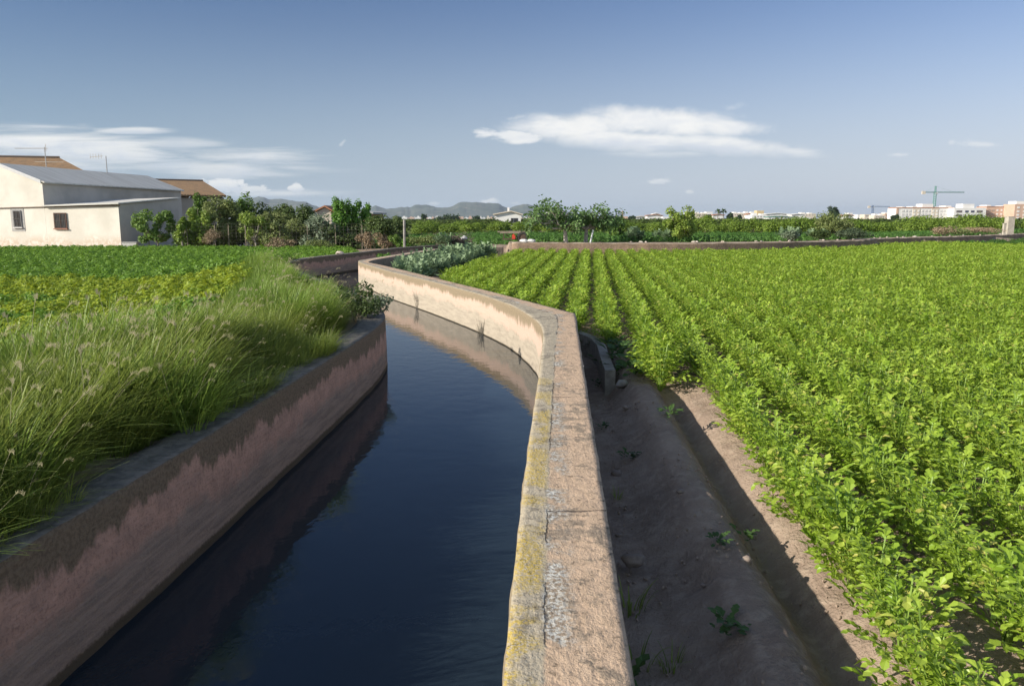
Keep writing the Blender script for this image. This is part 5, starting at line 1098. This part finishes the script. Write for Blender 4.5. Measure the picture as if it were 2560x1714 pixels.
# town trees
def palm(loc, H, seed, lab):
    rn.seed(seed); t = thing('palm_tree', lab, 'palm', loc); mb = MB(); mb.tube([(0, 0, 0), (.1, 0, H*.5), (0, 0, H)], [.3, .25, .22], 7); mb.build('trunk', BARK, t); lb = MB()
    for i in range(46):
        az = rn.uniform(0, 6.28); el = rn.uniform(-.6, 1.2); d = Vector((math.cos(az)*math.cos(el), math.sin(az)*math.cos(el), math.sin(el))); s_ = d.cross(Vector((0, 0, 1))).normalized()*.45; L_ = rn.uniform(2.2, 3); a = Vector((0, 0, H)); b_ = a+d*L_*.6; c = a+d*L_+Vector((0, 0, -.8)); lb.add([a, b_-s_, c, b_+s_], [(0, 1, 2, 3)], 0, rn.random())
    lb.build('crown', LF('palm_leaf', (.05, .10, .03), (.1, .16, .05)), t)
p = PY(1794, 545, 560); palm((p.x, 560, 0), PY(0, 528, 560).z, 1, 'left one of the two palms above the red roofed town house'); p = PY(1808, 545, 560); palm((p.x, 560, 0), PY(0, 527, 560).z, 2, 'right one of the two palms above the red roofed town house')
T('conifer', 'dark round tree just right of the two palms', 'tree', 1818, 1831, 529, 548, 560, PINE, 900, .6, .9, trunk=.3, seed=61)
T('conifer', 'tall dark conifer in the town behind the pale olive shrub', 'tree', 2072, 2094, 517, 548, 480, PINE, 1400, .6, .92, trunk=.3, seed=62)
for (px, yt, w_, lab) in ((1060, 535, 5, 'dark thin cypress at the foot of the blue hills'), (1129, 537, 22, 'dark clump of trees below the middle of the blue hills'), (1190, 541, 8, 'small dark tree left of the white farmhouse'), (1770, 537, 6, 'tiny dark tree between the white tower block and the palms'), (1848, 538, 6, 'tiny dark tree before the cream house'), (2236, 536, 8, 'dark green tree at the left corner of the long block'), (1100, 542, 16, 'low dark tree at the left of the middle hill'), (1580, 540, 8, 'round grey-green tree left of the red roofed villa')):
    T('distant_tree', lab, 'tree', px-w_, px+w_, yt, 550, 620, PINE, 500, .9, .92, trunk=.3, seed=int(px))
# far-off tree belts that read as one mass
bt = [tree_mb for tree_mb in ()]
rn.seed(3)
def clump_mb(seed):
    rn.seed(seed); mb = MB()
    for i in range(260):
        v = Vector((rn.gauss(0, 1), rn.gauss(0, 1), abs(rn.gauss(0, 1)))).normalized(); p_ = Vector((v.x*2.2, v.y*2.2, v.z*2.6*rn.uniform(.7, 1.05))); dv = Vector((rn.uniform(-1, 1), rn.uniform(-1, 1), rn.uniform(-1, .5))).normalized(); leaflet(mb, p_, dv, (v+Vector((.01, 0, .3))).normalized(), .7, .8, rn.random(), 0, False)
    return mb
wp = []
for q in range(2600):
    yy = 125+(rr(0, 1)**1.7)*900; x = rr(-.72, .72)*yy
    if x < -.16*yy and yy < 200: continue
    wp.append((x, yy, 0, 0, 0, rr(0, 6), rr(.5, .72), random.randrange(3)))
stuff('distant_trees', [clump_mb(s) for s in range(3)], fillz(wp), LF('distant_leaf', (.05, .085, .02), (.12, .16, .04)), 'low far-off groves reaching towards the town', 'trees')
# ------------------------------------------------------------------ hills
prof = [(400, 536), (560, 525), (620, 508), (637, 503), (665, 497), (675, 497), (690, 504), (720, 506), (741, 505), (780, 505.5), (796, 513), (826, 521), (860, 528), (900, 526), (933, 519), (949, 514), (971, 521), (990, 521), (1012, 517), (1030, 519), (1045, 513.5), (1072, 512.5), (1096, 518.5), (1115, 520), (1134, 518.6), (1153, 512.6), (1180, 512.5), (1203, 513.8), (1235, 515), (1251, 517), (1256, 522), (1275, 526), (1287, 521), (1316, 516), (1350, 515), (1373, 515.5), (1392, 524), (1418, 529), (1460, 539), (1500, 546)]
hx = np.linspace(400, 1500, 420); hy = np.interp(hx, [p_[0] for p_ in prof], [p_[1] for p_ in prof])+1.6*fbm(hx/9, hx*0, 91, 4)*np.clip((540-np.interp(hx, [p_[0] for p_ in prof], [p_[1] for p_ in prof]))/10, 0, 1)
NR = 60; Vh = []
for j in range(NR):
    t_ = j/(NR-1); Yh = 5600+3000*t_
    shape = math.sin(min(1, t_/.62)*math.pi/2)**1.5 if t_ < .62 else math.cos((t_-.62)/.38*math.pi/2)
    aa = (hx-1280)/FPX/ math.cos(TH); xs_ = aa*Yh; ridge = np.maximum(0, (546-hy)/FPX*(5600+3000*.62))+2
    nz = fbm(xs_/420, np.full_like(xs_, Yh/420), 13, 5)*(46*math.sin(t_*math.pi))*np.clip(ridge/60, 0, 1)*(1 if abs(t_-.62) > .08 else .25)
    Vh.append(np.stack([xs_, np.full_like(xs_, Yh), ridge*shape+nz-2], 1))
Vh = np.concatenate(Vh); ii = (np.arange(NR-1)[:, None]*420+np.arange(419)[None, :]).ravel(); fh = np.stack([ii, ii+1, ii+421, ii+420], 1)
m, k, b = mat('hill_scrub'); p_ = geopos(k); n1_ = k.noise(p_, .004, 7, .65); n2_ = k.noise(k.scl(p_, 1, 1, 6), .01, 6, .7)
col = k.mix(k.step(n1_, .4, .6), (.04, .06, .045), (.075, .09, .065)); col = k.mix(k.m('MULTIPLY', k.step(n2_, .55, .66), .6), col, (.30, .24, .19)); k.put(b.inputs['Base Color'], col); b.inputs['Roughness'].default_value = 1
me = np_mesh('hills', Vh, fh, [m]); me.polygons.foreach_set('use_smooth', [True]*len(fh)); tag(link('hills', me), kind='structure')
# ------------------------------------------------------------------ haze
m = bpy.data.materials.new('haze_air'); m.use_nodes = True; nt = m.node_tree; nt.nodes.remove(nt.nodes['Principled BSDF']); pv = nt.nodes.new('ShaderNodeVolumePrincipled')
pv.inputs['Color'].default_value = (.74, .86, 1, 1); pv.inputs['Density'].default_value = HAZE; pv.inputs['Anisotropy'].default_value = .2; nt.links.new(pv.outputs[0], nt.nodes['Material Output'].inputs['Volume'])
mb = MB(); mb.box(-12500, 12500, -2100, 14500, -2.6, 190); hz = mb.build('haze', m); tag(hz, kind='stuff')

print('grass', len(pg), len(pl), 'crop', len(pc), len(pA), len(pB), len(pC))
